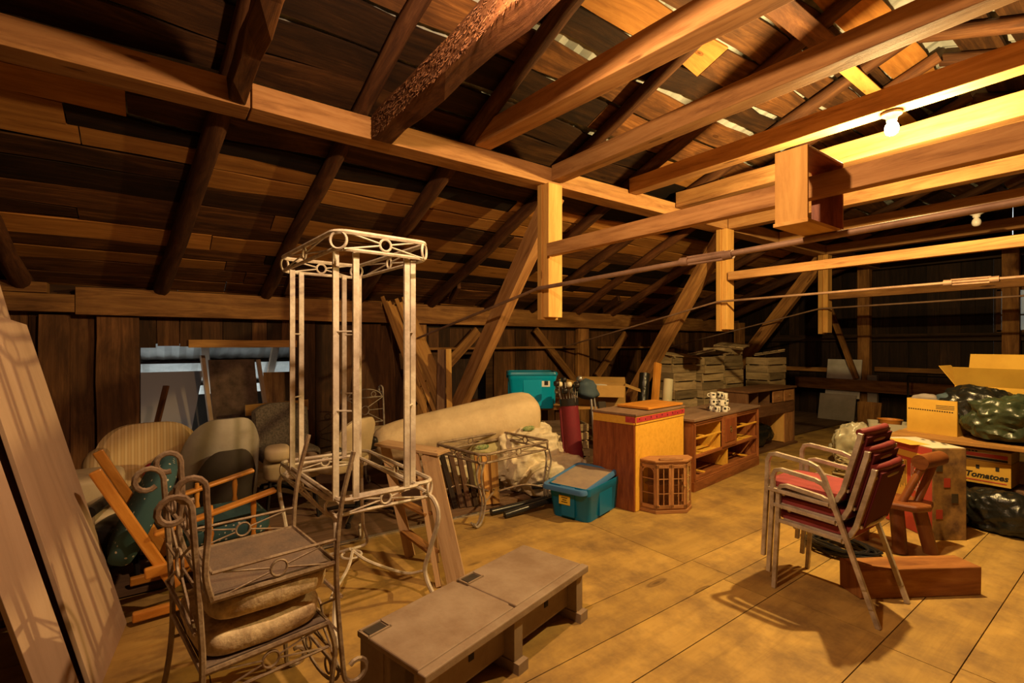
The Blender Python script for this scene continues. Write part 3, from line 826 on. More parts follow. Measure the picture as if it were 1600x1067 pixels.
iron_chair('iron chair turned upside down on the stacked pair, scrolled feet pointing up', (-2.15, .335, 1.07), (PI, 0, R(6)))
iron_chair('pale iron chair by the wall behind the white iron table', (-5.45, 2.05, 0), (0, 0, R(-80)), mats=('grey_iron', 'cream_vinyl'), hb=1.0)

# ---------------------------------------------------------------- iron tables
def rrect(a, b_, r_, z, n=6):
    pts = []
    for cx, cy, q0 in ((a - r_, b_ - r_, 0), (-a + r_, b_ - r_, PI / 2), (-a + r_, -b_ + r_, PI), (a - r_, -b_ + r_, 1.5 * PI)):
        for k in range(n + 1):
            q = q0 + PI / 2 * k / n
            pts.append((cx + r_ * math.cos(q), cy + r_ * math.sin(q), z))
    return pts
def table_frame(t, a, b_, z, mat, dz=.085, mn=1):
    mb = MB()
    mb.tube(rrect(a, b_, .07, z), .0125, 6, closed=True)
    mb.tube(rrect(a - .005, b_ - .005, .07, z - dz), .010, 6, closed=True)
    tf = mb.build('top_frame', mat, t, smooth=True)
    orn = MB()
    x_panel(orn, (-a, -b_, 0), (a, -b_, 0), z - dz, z, .03, .005); x_panel(orn, (-a, b_, 0), (a, b_, 0), z - dz, z, .03, .005)
    x_panel(orn, (-a, -b_, 0), (-a, b_, 0), z - dz, z, .03, .005); x_panel(orn, (a, -b_, 0), (a, b_, 0), z - dz, z, .03, .005)
    for sx in (-1, 1):
        for sy in (-1, 1):
            orn.ring((sx * (a - .02), sy * (b_ - .02), z - dz / 2), .042, .007, (sx, sy, 0))
    orn.build('ornament', mat, tf, smooth=True)
# lower table
t = thing('iron_table', 'white iron table frame standing on curved legs, carrying the tall upturned one', 'table', (-3.07, 1.0, 0), R(2))
table_frame(t, .52, .30, .70, 'white_iron')
for sx in (-1, 1):
    for sy in (-1, 1):
        ex = .20 if sx > 0 else .25
        dx, dy = sx * .5, sy * .27
        pts = crv([(dx - sx * .05, dy, .615), (dx + sx * .05, dy + sy * .01, .60), (dx + sx * .085, dy + sy * .02, .50), (dx + sx * .02, dy, .30), (dx - sx * .02, dy - sy * .01, .17), (dx + sx * .03, dy + sy * .01, .06), (dx + sx * .12, dy + sy * .03, .014), (dx + sx * .19, dy + sy * .05, .05), (dx + sx * .17, dy + sy * .045, .09)], 6)
        MB().tube(pts, .0135, 7).build('leg', 'white_iron', t, smooth=True)
st = MB()
for sx in (-1, 1):
    st.tube(crv([(sx * .48, -.26, .17), (sx * .30, -.22, .10), (sx * .13, -.07, .15), (0.02 * sx, 0, .20)], 6), .010, 6)
    st.tube(crv([(sx * .48, .26, .17), (sx * .30, .22, .10), (sx * .13, .07, .15), (0.02 * sx, 0, .20)], 6), .010, 6)
st.ring((0, 0, .17), .06, .008, (0, 0, 1))
st.build('stretcher', 'white_iron', t, smooth=True)
# upturned bar table on top
t = thing('iron_table', 'tall white iron table turned upside down on the lower table, straight double legs', 'table', (-2.90, .93, .712), R(3))
table_frame(t, .50, .255, 1.335, 'white_iron', .085)
for sx in (-1, 1):
    for sy in (-1, 1):
        x_, y_ = sx * .46, sy * .215
        lg = MB()
        p = ((x_ - sx * .0, y_ - sy * .075), (x_ - sx * .075, y_))
        for q in p: lg.beam((q[0], q[1], 0), (q[0], q[1], 1.25), .03, .016, up=(1, 0, 0))
        for zz in (.45, .85): lg.tube([(p[0][0], p[0][1], zz), (p[1][0], p[1][1], zz)], .005, 5)
        lg.build('leg', 'white_iron', t)
mb = MB(); mb.tube(rrect(.46, .215, .04, .012), .011, 6, closed=True); mb.build('foot_frame', 'white_iron', t, smooth=True)
# smaller brown table farther back
t = thing('iron_table', 'small brown wrought iron table without a top, in front of the cream sacks', 'table', (-3.72, 2.52, 0), R(8))
table_frame(t, .33, .42, .59, 'brown_iron', .07)
for sx in (-1, 1):
    for sy in (-1, 1):
        dx, dy = sx * .30, sy * .40
        lg = MB()
        for o_ in (-.028, .028):
            lg.tube(crv([(dx + o_ * 1, dy, .52), (dx + o_, dy + sy * .03, .40), (dx + o_ * .7, dy - sy * .02, .2), (dx + o_ * .6, dy + sy * .01, .06), (dx + o_ * .6, dy + sy * .06, .015), (dx + o_ * .6, dy + sy * .10, .05)], 5), .009, 6)
        lg.ring((dx, dy + sy * .01, .33), .02, .005, (0, 1, 0))
        lg.build('leg', 'grey_iron', t, smooth=True)
st = MB()
for sx in (-1, 1):
    for sy in (-1, 1): st.tube(crv([(sx * .28, sy * .38, .16), (sx * .2, sy * .2, .20), (sx * .03, sy * .03, .14)], 6), .009, 6)
st.build('stretcher', 'brown_iron', t, smooth=True)

# ---------------------------------------------------------------- wooden step ladder
t = thing('step_ladder', 'small folded-out wooden step ladder beside the white iron table', 'ladder', (-2.88, 1.55, 0), R(0))
def lb(n_, m_, p0, p1, w, h, up=(0, 0, 1)): return MB().beam(p0, p1, w, h, up=up).build(n_, m_, t, bevel=.002)
lb('top_step', 'ladder_wood', (-.70, -.16, .745), (-.22, .12, .72), .16, .02)
lb('side_rail', 'ladder_wood', (.30, -.06, 0), (-.27, .03, .715), .12, .022, (-.8, .59, 0))
lb('side_rail', 'ladder_wood', (.20, -.14, 0), (-.36, -.03, .715), .03, .03, (-.8, .59, 0))
lb('side_rail', 'ladder_wood', (-.30, -.10, 0), (-.67, -.14, .73), .07, .02, (-.8, .59, 0))
lb('side_rail', 'ladder_wood', (-.12, -.0, 0), (-.42, .08, .73), .06, .02, (-.8, .59, 0))
for k, zz in enumerate((.16, .36, .55)):
    f = 1 - zz / .73
    lb('step', 'plate_wood', (-.67 + .37 * f, -.13 + .03 * f, zz), (-.33 + .52 * f, -.02 - .11 * f, zz), .07, .018)

# ---------------------------------------------------------------- storage deck in the foreground
t = thing('storage_step', 'dusty grey plastic bench of two lidded bins on the foreground floor', 'storage box', (-1.98, 1.30, 0), R(14.2))
A, B, H = .225, .58, .285
lids_ = []
for i, yy in enumerate((-.29, .29)):
    lids_.append(None)
    lids_[i] = box1('lid', 'deck_plastic', (0 - .02, yy, H - .014), (.40, .565, .028), t, bevel=.006)
for q_, yy in enumerate((-.52, .06)):
    MB().box((-.165, yy, H + .002), (.05, .085, .006)).build('handle_recess', 'dark_panel', lids_[q_], bevel=.001)
    mb = MB()
    for c, d in (((-.165, yy - .055, H + .003), (.075, .008, .008)), ((-.165, yy + .055, H + .003), (.075, .008, .008)), ((-.198, yy, H + .003), (.008, .11, .008)), ((-.132, yy, H + .003), (.008, .11, .008))): mb.box(c, d)
    mb.build('handle_rim', 'deck_plastic', lids_[q_])
box1('front_edge', 'deck_plastic', (.205, 0, H - .018), (.045, 1.16, .036), t, bevel=.005)
box1('body', 'deck_plastic', (-.03, 0, .17), (.34, 1.10, .22), t, bevel=.01)
for yy in (-.52, .0, .53):
    MB().prism([(-.02, -.035), (.23, -.035), (.23, .035), (-.02, .035)], 0, .05).prism([(-.02, -.03), (.20, -.03), (.20, .03), (-.02, .03)], .05, .27).build('foot', 'deck_plastic', t).location.y = yy
for yy in (-.52, .53):
    MB().prism([(-.22, -.035), (-.06, -.035), (-.06, .035), (-.22, .035)], 0, .27).build('foot', 'deck_plastic', t).location.y = yy
for yy in (-.25, .3): box1('slot', 'deck_shadow', (.142, yy, .19), (.004, .03, .09), t, bevel=0)

# ================================================================== CHAIRS ALONG THE LEFT WALL
def star_base(t, r_, z, mat='black_plastic', n=4):
    for k in range(n):
        a = 2 * PI * k / n + .4
        MB().tube([(0, 0, .075), (math.cos(a) * r_ * .5, math.sin(a) * r_ * .5, .07), (math.cos(a) * r_, math.sin(a) * r_, .04)], [.02, .018, .012], 6).lathe([(0, 0), (.022, .004), (.022, .035), (0, .04)], 10, M=T(math.cos(a) * r_, math.sin(a) * r_, 0)).build('base_arm', mat, t, smooth=True)
    MB().tube([(0, 0, .05), (0, 0, z)], .025, 10).build('column', mat, t, smooth=True)
def shell(w, h, depth, th, curve, n=18, m_=12, top=.35, wing=0, r0=0):
    """upholstered curved back: open to +y, rises along z"""
    mb = MB(); vs = []; fs = []
    for side in (0, 1):
        for j in range(m_ + 1):
            v = j / m_
            for i in range(n + 1):
                u = i / n * 2 - 1
                a = u * curve
                rad = w / 2 / math.sin(min(curve, PI / 2))
                off = th * (.5 - side) * (1 - .55 * max(abs(u) ** 6, (abs(v - .5) * 2) ** 6))
                x = (rad + off) * math.sin(a)
                y = -(rad + off) * math.cos(a) + rad * math.cos(curve) * 0 - (v * .12) * depth
                zt = h * (1 - top * max(0, abs(u) - .25) ** 2 / .56)
                vs.append((x, y + rad, v * zt + r0))
    N = (n + 1) * (m_ + 1)
    for j in range(m_):
        for i in range(n):
            a = j * (n + 1) + i
            fs.append((a, a + 1, a + n + 2, a + n + 1)); fs.append((N + a, N + a + n + 1, N + a + n + 2, N + a + 1))
    bd = [i for i in range(n + 1)] + [j * (n + 1) + n for j in range(1, m_ + 1)] + [m_ * (n + 1) + i for i in range(n - 1, -1, -1)] + [j * (n + 1) for j in range(m_ - 1, 0, -1)]
    for k in range(len(bd)):
        a, b_ = bd[k], bd[(k + 1) % len(bd)]
        fs.append((b_, a, N + a, N + b_))
    return mb.add(vs, fs)
# grey tub chair seen from behind
t = thing('tub_chair', 'grey vinyl swivel tub chair seen from behind, with dark lower back panel', 'chair', (-4.55, .46, 0), R(100))
shell(.54, .72, .6, .09, 1.15, top=.35, r0=.18).build('back_shell', 'grey_vinyl', t, smooth=True)
p = shell(.43, .46, .6, .03, 1.0, top=.45, r0=.20); p.build('back_panel', 'dark_panel', t, smooth=True).location = (0, -.075, 0)
MB().blob((0, .22, .40), (.48, .46, .13), e=.45).build('seat_cushion', 'grey_vinyl', t, smooth=True)
star_base(t, .27, .34)
# striped barrel chair
t = thing('barrel_chair', 'yellow striped barrel armchair with rolled arms facing away from the wall hole', 'chair', (-5.32, -.04, 0), R(-88))
shell(.66, .50, .5, .10, 1.25, top=.3, r0=.30).build('back_shell', 'striped_uphol', t, smooth=True)
MB().blob((0, .25, .36), (.5, .5, .16), e=.4).build('seat_cushion', 'striped_uphol', t, smooth=True)
for s_ in (-1, 1): MB().tube(crv([(s_ * .31, .10, .60), (s_ * .33, .28, .60), (s_ * .33, .42, .56), (s_ * .31, .47, .44), (s_ * .30, .46, .18)], 4), [.05 + .045 * min(1, q / 8) for q in range(17)], 12).build('arm', 'striped_uphol', t, smooth=True)
MB().box((0, .2, .16), (.54, .5, .26)).build('base', 'striped_uphol', t, bevel=.03)
# brown tweed chair
t = thing('tweed_chair', 'brown tweed chair back beside the grey tub chair, against the wall', 'chair', (-5.35, 1.02, 0), R(-85))
shell(.50, .42, .5, .10, .7, top=.15, r0=.48).build('back_shell', 'brown_tweed', t, smooth=True)
MB().blob((0, .28, .44), (.5, .5, .14), e=.4).build('seat_cushion', 'brown_tweed', t, smooth=True)
star_base(t, .27, .38)
# cream seats
t = thing('cream_chair', 'low cream vinyl seat on black legs right of the grey tub chair', 'chair', (-4.62, .98, 0), R(80))
MB().blob((0, 0, .42), (.46, .46, .16), e=.35, amp=.02).build('seat_cushion', 'cream_vinyl', t, smooth=True)
MB().blob((-.12, -.12, .57), (.20, .26, .13), e=.6, amp=.04).build('bolster', 'cream_vinyl', t, smooth=True)
for sx in (-1, 1):
    for sy in (-1, 1): MB().tube([(sx * .17, sy * .17, .36), (sx * .2, sy * .2, 0)], .012, 8).build('leg', 'black_plastic', t, smooth=True)
t = thing('cream_chair', 'cream vinyl armchair lying between the plywood sheet and the green cushion', 'chair', (-4.45, -.42, 0), R(-88))
MB().blob((0, 0, .28), (.50, .5, .20), e=.35, amp=.02).build('seat_cushion', 'cream_vinyl', t, smooth=True)
MB().blob((0, -.05, .50), (.5, .46, .20), e=.35, amp=.03).build('back_cushion', 'cream_vinyl', t, smooth=True)
MB().box((0, 0, .10), (.42, .42, .18)).build('base', 'black_plastic', t, bevel=.01)
t = thing('swivel_chair', 'cream button-tufted swivel chair behind the legs of the white iron tables', 'chair', (-4.25, 1.44, 0), R(125))
bk = shell(.48, .36, .5, .07, .55, top=.25, r0=.49).build('backrest', 'cream_vinyl', t, smooth=True)
for k, (bx, bz) in enumerate(((-.12, .68), (0, .68), (.12, .68), (-.06, .58), (.06, .58))): MB().blob((bx, .02 - .0, bz), (.022, .03, .022), e=1, nu=8, nv=6).build('button', 'cream_vinyl', bk, smooth=True)
MB().blob((0, .24, .44), (.50, .48, .11), e=.4).build('seat', 'cream_vinyl', t, smooth=True)
for s_ in (-1, 1): MB().blob((s_ * .25, .02, .58), (.07, .10, .12), e=.7).build('armrest', 'black_plastic', t, smooth=True)
star_base(t, .33, .40)
# black chair body behind
t = thing('black_chair', 'black armchair in shadow left of the striped chair arm', 'chair', (-4.1, -.1, 0), R(-20))
MB().blob((0, 0, .30), (.42, .40, .12), e=.4).build('seat_cushion', 'black_plastic', t, smooth=True)
MB().tube([(-.22, -.2, .46), (.22, -.16, .46)], .035, 10).build('armrest', 'black_plastic', t, smooth=True)
MB().tube([(-.2, -.2, .1), (-.2, -.2, .44)], .02, 8).tube([(.2, -.16, .1), (.2, -.16, .44)], .02, 8).build('arm_support', 'brown_iron', t, smooth=True)
star_base(t, .27, .26, n=5)
o = MB().blob((-4.85, -.0, .47), (.14, .16, .16), e=.8, amp=.03).build('leather_pouch', 'red_leather', smooth=True)
tag(o, 'shiny dark red leather pouch in front of the striped barrel armchair', 'pouch')
o = MB().blob((-4.84, -.0, .20), (.36, .36, .42), e=.3, amp=.03).build('carton', 'dark_panel'); tag(o, 'dark box under the shiny red pouch', 'box')
# glider chair
t = thing('glider_chair', 'orange wood glider rocker with dotted teal cushions, leaning back', 'chair', (-3.53, .24, 0), R(3))
def g(n_, p0, p1, w, h, **k): return MB().beam(p0, p1, w, h, up=k.get('up', (0, 0, 1))).build(n_, 'honey_wood', t, bevel=.008)
for s_ in (-1, 1):
    g('back_rail', (s_ * .27, -.16, .16), (s_ * .29, -.50, .86), .025, .055, up=(0, 1, .5))
    MB().beam((s_ * .29, -.26, .48), (s_ * .30, .34, .61), .065, .024, seg=10, wave=.01).build('armrest', 'honey_wood', t, bevel=.01)
    for yy in (.0, .22): MB().lathe([(.012, .0), (.016, .03), (.011, .05), (.019, .09), (.012, .13), (.017, .2), (.012, .25)], 10, M=T(s_ * .29, yy, .33)).build('spindle', 'honey_wood', t, smooth=True)
    g('side_rail', (s_ * .29, -.30, .28), (s_ * .29, .36, .33), .03, .06)
    g('base_rail', (s_ * .25, -.35, .05), (s_ * .25, .40, .05), .04, .05)
    g('base_post', (s_ * .25, .05, .07), (s_ * .27, .05, .28), .04, .04, up=(0, 1, 0))
g('cross_rail', (-.27, .34, .30), (.27, .34, .30), .03, .06)
M_ = T(0, -.29, .56) @ RX(R(-26))
bc = MB().blob((0, 0, 0), (.42, .13, .60), e=.5, amp=.05, freq=5, fold=.04, ffreq=5, M=M_).build('back_cushion', 'teal_dots', t, smooth=True)
MB().blob((0, .10, .385), (.50, .48, .12), e=.4, amp=.04, freq=5).build('seat_cushion', 'teal_dots', t, smooth=True)

# junk seen through the wall hole
sheet('plank_panel', 'lilac_slat', (-6.95, -.85, -.32), (-6.95, .22, -.32), (-7.35, .50, 1.15), (-7.35, -.85, 1.15), .02, 'pale plank panel seen through the wall hole at its left', 'panel')
sheet('soil_panel', 'soil_panel', (-6.72, .62, -.32), (-6.75, 1.12, -.32), (-6.95, 1.02, 1.30), (-6.95, .52, 1.30), .03, 'crusty brown framed panel standing inside the wall hole', 'panel')
timber('board', 'plywood_grey', (-6.72, .57, .25), (-6.90, .46, 1.36), .05, .03, 'left frame stick of the crusty panel in the wall hole', 'board', seg=2, rough=0)
timber('board', 'plywood_grey', (-6.72, 1.18, .25), (-6.90, 1.06, 1.30), .05, .03, 'right frame stick of the crusty panel in the wall hole', 'board', seg=2, rough=0)
sheet('brown_panel', 'plate_wood', (-6.85, 1.15, -.32), (-6.85, 1.75, -.32), (-7.1, 1.75, 1.12), (-7.1, 1.15, 1.12), .02, 'plain brown panel at the right inside the wall hole', 'panel')
timber('board', 'rafter_wood', (-6.15, -.12, .0), (-6.40, .10, 1.05), .06, .025, 'thin stick leaning in the left edge of the wall hole', 'board', seg=2, rough=0)
timber('board', 'trim_lumber', (-6.42, .85, .72), (-6.42, 1.55, .74), .03, .13, 'short brown plank fixed to the wall above the brown tweed chair', 'board', seg=3, tint=.4)
sheet('hole_gloom_sheet', 'dark_panel', (-7.6, .2, -.32), (-7.6, 2.6, -.32), (-7.95, 2.6, .8), (-7.95, .2, .8), .02, 'added dark sheet standing for the gloom deep inside the lean-to', 'panel')  # added sheet, its dark colour stands for gloom where open sky would show

# ================================================================== MIDDLE CLUTTER
lrn = random.Random(21)
for i in range(11):
    top = (-6.18 + lrn.uniform(-.02, .02), 2.42 + i * .032 + lrn.uniform(-.01, .01), 2.10 - .05 * (i % 3) + lrn.uniform(-.04, .06))
    bot = (-5.30 + lrn.uniform(-.12, .12), 2.86 + i * .036, .02)
    k_ = ['leftmost, dark edged', 'second from the left', 'third from the left', 'fourth from the left', 'fifth from the left', 'middle one of the bundle', 'fifth from the right', 'fourth from the right', 'third from the right', 'second from the right', 'rightmost, broad and yellow']
    o = MB().beam(bot, top, .05 if i < 10 else .09, .018, up=(-.9, .4, 0), tint=.5 + .5 * lrn.random()).build('trim_board', 'trim_lumber', bevel=.002)
    tag(o, 'long trim board leaning on the wall plate, %s' % k_[i], 'board', 'leaning trim boards')
timber('board', 'dark_lumber', (-5.10, 2.70, .0), (-5.62, 3.00, 1.42), .11, .03, 'reddish short board leaning beside the first diagonal brace', 'board', seg=2, rough=0, tint=.9, up=(1, -.6, 0))
timber('board', 'fresh_pine', (-5.00, 2.78, .0), (-5.55, 3.06, 1.43), .07, .03, 'yellow short board leaning beside the first diagonal brace', 'board', seg=2, rough=0, tint=.6, up=(1, -.6, 0))
# rolled mattress
mb = MB()
pts = [(-4.62, 1.72, .50), (-4.60, 1.80, .52), (-4.52, 2.1, .56), (-4.42, 2.5, .60), (-4.30, 2.9, .66), (-4.22, 3.2, .70), (-4.17, 3.34, .71), (-4.16, 3.38, .71)]
mb.tube(pts, [.10, .17, .21, .235, .26, .275, .25, .17], 28, lump=.20)
o = mb.build('rolled_mattress', 'mattress_cloth', smooth=True, sub=1)
tag(o, 'fat cream coloured rolled mattress lying on the sacks and lumber', 'mattress')
lf = MB()
for c, a in (((-3.96, 2.55, .50), .3), ((-3.93, 3.10, .63), .2)):
    lf.blob(c, (.03, .16, .05), e=.8, M=None, nu=12, nv=8)
f = lf.build('leaf_print', 'green_pattern', smooth=True); f.parent = o; f.matrix_parent_inverse = Matrix.Translation(-o.location)
# sacks and sheets
def cloth(name, mat, c, d, lab, seed_amp=.22, fold=.22, e=.7):
    o = MB().blob(c, d, e=e, amp=.16, freq=2.5, nu=110, nv=70, crumple=.22, an=(1.1, .45, 1.0), flatbottom=True).build(name, mat, smooth=True)
    return tag(o, lab, 'cloth')
cloth('bed_sheet', 'sheet_cloth', (-4.15, 3.22, .27), (.70, .80, .66), 'crumpled cream sheet heaped below the rolled mattress, right side')
cloth('bed_sheet', 'sheet_cloth', (-3.78, 3.30, .15), (.55, .70, .34), 'cream sheet spilling onto the floor behind the brown iron table')
cloth('sack', 'yellowish_cloth', (-4.24, 2.78, .24), (.36, .5, .50), 'yellowish sack behind the brown iron table legs')
cloth('sack', 'sheet_cloth', (-4.35, 2.35, .20), (.42, .42, .44), 'pale sack left of the yellowish one, partly behind scrap lumber')
# scrap moulding bundle below the roll
for i in range(7):
    a = (-4.05 + .035 * i, 2.15 + .075 * i, .50 - .01 * i); b_ = (-3.86 + .02 * i, 2.20 + .06 * i, .01)
    k_ = ['leftmost, almost black', 'second, dark with chrome shine', 'third, dark brown', 'fourth, middle', 'fifth, reddish', 'sixth, brown', 'rightmost, wide yellowish']
    o = MB().beam(b_, a, .05 if i < 5 else .08, .02, up=(1, 0, 0), tint=(i * .37) % 1).build('scrap_board', 'dark_lumber' if i < 4 else 'trim_lumber', bevel=.002)
    tag(o, 'short scrap board under the rolled mattress, %s' % k_[i], 'board', 'short scrap boards')
# brass ends
t = thing('desk_shelf', 'rough plank shelf carrying the turquoise bin and the open carton', 'shelf', (-4.85, 4.0, 0), R(-28))
T_ = t.matrix_basis
def wl(x, y, z):   # world to local of the shelf
    a = R(28); dx, dy = x + 4.85, y - 4.0
    return (dx * math.cos(a) - dy * math.sin(a), dx * math.sin(a) + dy * math.cos(a), z)
for k in range(4):
    MB().beam((-.62 + .27 * k, -.92, .70), (-.62 + .27 * k, 1.20, .70), .25, .03, seg=3).build('plank', 'trim_lumber', t, bevel=.003)
for sy in (-.8, .2, 1.1):
    for sx in (-.6, .2): MB().box((sx, sy, .34), (.08, .08, .68)).build('leg', 'plate_wood', t, bevel=.003)
# crates under the shelf
def crate(name, loc, rotz, size, lab, cat='crate', mat='crate_wood', group=None, rot=None, nsl=3):
    sx, sy, sz = size
    mb = MB(); g_ = .02
    hs = (sz - g_ * (nsl - 1)) / nsl
    for k in range(nsl):
        z = hs / 2 + k * (hs + g_)
        for s_ in (-1, 1):
            mb.beam((-sx / 2, s_ * sy / 2, z), (sx / 2, s_ * sy / 2, z), .012, hs, seg=4, rough=.003)
            mb.beam((s_ * (sx / 2 - .008), -sy / 2 + .01, z), (s_ * (sx / 2 - .008), sy / 2 - .01, z), .016, hs, seg=1)
    for sx_ in (-1, 1):
        for sy_ in (-1, 1): mb.box((sx_ * (sx / 2 - .03), sy_ * (sy / 2 - .022), sz / 2), (.03, .03, sz * .98))
    for k in range(4): mb.box((0, -sy / 2 + (k + .5) * sy / 4, .006), (sx - .02, sy / 4 - .012, .012))
    o = mb.build(name, mat, recentre=False)
    o.location = loc; o.rotation_euler = rot or (0, 0, rotz)
    return tag(o, lab, cat, group)
crate('wooden_crate', (-4.30, 3.95, 0), R(60), (.50, .34, .28), 'slatted crate on the floor behind the red golf bag, lower one', group='crates under the shelf')
crate('wooden_crate', (-4.30, 3.93, .285), R(66), (.48, .34, .28), 'slatted crate behind the red golf bag, upper one', group='crates under the shelf')
# tote bins
def tote(label, loc, rotz, L, Wd, H, body, lidm, lid_tilt=0, lid_off=(0, 0), sticker='label_yellow', dusty=False):
    t = thing('storage_bin', label, 'bin', loc, rotz)
    k = .86
    def ring_(s_, z): return rrect(L / 2 * s_, Wd / 2 * s_, .05, z, 5)
    mb = MB(); vs = []; prof = [(k, 0), (k + .005, .01), (.96, H - .07), (.975, H - .065), (.98, H), (.95, H), (.93, H - .06), (k - .02, .015)]
    for s_, z in prof: vs += ring_(s_, z)
    n = len(ring_(1, 0)); fs = [tuple(reversed(range(n)))]
    for j in range(len(prof) - 1):
        for i in range(n): fs.append((j * n + i, j * n + (i + 1) % n, (j + 1) * n + (i + 1) % n, (j + 1) * n + i))
    fs.append(tuple((len(prof) - 1) * n + i for i in range(n)))
    mb.add(vs, fs)
    for s_ in (-1, 1):
        mb.box((s_ * L / 2 * .92, 0, H * .45), (.03, Wd * .30, H * .7), taper=1.05)
        mb.box((0, s_ * Wd / 2 * .915, H * .45), (L * .36, .02, H * .75), taper=1.04)
    mb.build('body', body, t, smooth=True, bevel=.002)
    Ml = T(lid_off[0], lid_off[1], H + .004) @ RY(lid_tilt)
    lid = MB(); vs = []; prof = [(1.0, -.02), (1.03, -.02), (1.03, 0), (1.0, .018), (.93, .020), (.90, .008), (.5, .008)]
    for s_, z in prof: vs += ring_(s_, z)
    fs = []
    for j in range(len(prof) - 1):
        for i in range(n): fs.append((j * n + i, j * n + (i + 1) % n, (j + 1) * n + (i + 1) % n, (j + 1) * n + i))
    fs.append(tuple((len(prof) - 1) * n + i for i in range(n))); fs.append(tuple(reversed(range(n))))
    lo = lid.add(vs, fs, M=Ml).build('lid', lidm, t, smooth=True)
    if dusty:
        du = MB().add([(p[0], p[1], p[2]) for p in rrect(L / 2 * .885, Wd / 2 * .885, .05, .0095, 5)], [tuple(range(n))], M=Ml).build('lid_dust', 'dust', lo)
        du['label'] = 'layer of brown dust on the lid'
    for s_ in (-1, 1):
        MB().box((s_ * (L / 2 * 1.0), 0, H - .03), (.022, Wd * .34, .05)).build('handle', lidm, t, bevel=.005)
    sm = box1('sticker', sticker, (-L * .0, -Wd / 2 * .95, H * .62), (.10, .003, .07), t, bevel=0)
    return t, sm
t, sm = tote('bright turquoise bin with closed lid standing on the plank shelf', (-4.74, 3.78, .716), R(56), .60, .42, .42, 'teal_bright', 'teal_lid', sticker='label_white')
sm.location = (.16, .0, .04)
box1('sticker_print', 'ink_black', (.165, -.2035, .31), (.045, .003, .05), t, bevel=0)
t, sm = tote('blue bin with dusty tilted lid standing on the floor', (-3.14, 3.13, 0), R(106), .64, .42, .29, 'blue_bin', 'blue_lid', lid_tilt=R(-6), lid_off=(-.03, .03), dusty=True)
bpy.data.objects.remove(sm)
st_ = box1('sticker', 'label_yellow', (-.314, .03, .165), (.003, .11, .075), t, bevel=0)
for k in range(3): box1('sticker_line', 'ink_black', (-.3165, .03 + .0 * k, .185 - .018 * k), (.002, .06 - .02 * (k % 2), .006), st_, bevel=0)
o = MB().blob((-3.02, 3.55, .20), (.10, .12, .10), e=.9, amp=.5, freq=20).build('bouquet', 'clear_bag', smooth=True); tag(o, 'small pale dried bouquet behind the blue bin', 'flowers')
# pipes, strip
for k, (a, b_, lab) in enumerate((((-3.40, 2.42, .03), (-3.33, 3.05, .10), 'black plastic pipe on the floor beside the blue bin, nearer one'), ((-3.52, 2.36, .035), (-3.48, 3.15, .05), 'black plastic pipe on the floor beside the blue bin, farther one'), ((-3.62, 2.9, .14), (-3.40, 3.6, .13), 'black pipe with ribbed collar behind the blue bin'))):
    o = MB().tube([a, b_], .028, 14).build('pipe', 'pipe_black', smooth=True); tag(o, lab, 'pipe', 'black pipes')
o = MB().box((-3.655, 1.75, .008), (.035, 2.9, .012), tint=.5).build('metal_strip', 'aluminium'); o.rotation_euler = (0, 0, R(-3)); tag(o, 'shiny aluminium strip along the edge of the plywood floor', 'strip')
# golf bag
t = thing('golf_bag', 'crimson golf bag full of clubs leaning on the plank shelf', 'golf bag', (-3.86, 3.70, 0), 0, rot=(R(4), R(-7), R(-35)))
MB().tube([(0, 0, .02), (0, 0, .04), (0, 0, .45), (0, 0, .80), (0, 0, .84)], [.09, .125, .12, .115, .115], 18, flat=.85).build('body', 'golf_red', t, smooth=True)
MB().tube([(0, 0, .82), (0, 0, .90)], [.122, .125], 18, flat=.85).build('collar', 'black_plastic', t, smooth=True)
MB().tube([(0, 0, 0), (0, 0, .06)], .13, 18, flat=.85).build('bottom_cap', 'black_plastic', t, smooth=True)
MB().blob((-.13, .02, .36), (.12, .16, .52), e=.4).build('pocket', 'golf_red', t, smooth=True)
MB().tube([(-.155, -.05, .30), (-.15, -.06, .62), (-.13, -.06, .80)], [.012, .02, .016], 8).build('strap', 'cream_vinyl', t, smooth=True)
for k in range(4): MB().tube([(.085 - k * .045, -.112, .06), (.085 - k * .045, -.108, .80)], .004, 5).build('seam', 'golf_red', t)
cl = random.Random(9)
for k in range(11):
    a = 2 * PI * k / 11; r_ = .075 if k % 2 else .04
    p0 = Vector((math.cos(a) * r_, math.sin(a) * r_ * .8, .6)); p1 = Vector((math.cos(a) * r_ * 2.0, math.sin(a) * r_ * 1.6, 0.97 + cl.uniform(0, .15)))
    c = thing('golf_club', ['golf club with cream head', 'golf club with black head', 'golf club with black head', 'golf club with grey head'][k % 4] + ' (' + ['front', 'left', 'rear', 'right', 'middle', 'low', 'tall', 'outer', 'inner', 'back', 'near'][k] + ' of the bunch)', 'golf club', (0, 0, 0), group='golf clubs in the bag')
    c.location = (-3.86, 3.70, 0); c.rotation_euler = (R(4), R(-7), R(-35))
    MB().tube([p0, p1], .0055, 6).build('shaft', 'club_grey', c, smooth=True)
    MB().blob(p1 + Vector((.025 * math.cos(a), .025 * math.sin(a), .01)), (.12, .065, .065), e=.7, nu=14, nv=8).build('head', ['club_cream', 'black_plastic', 'black_plastic', 'club_grey'][k % 4], c, smooth=True)
o = MB().blob((-4.02, 3.98, .98), (.26, .3, .20), e=.7, amp=.35, freq=6, fold=.2).build('jacket', 'navy_cloth', smooth=True); tag(o, 'dark blue cloth bundle behind the golf clubs on the shelf', 'cloth')
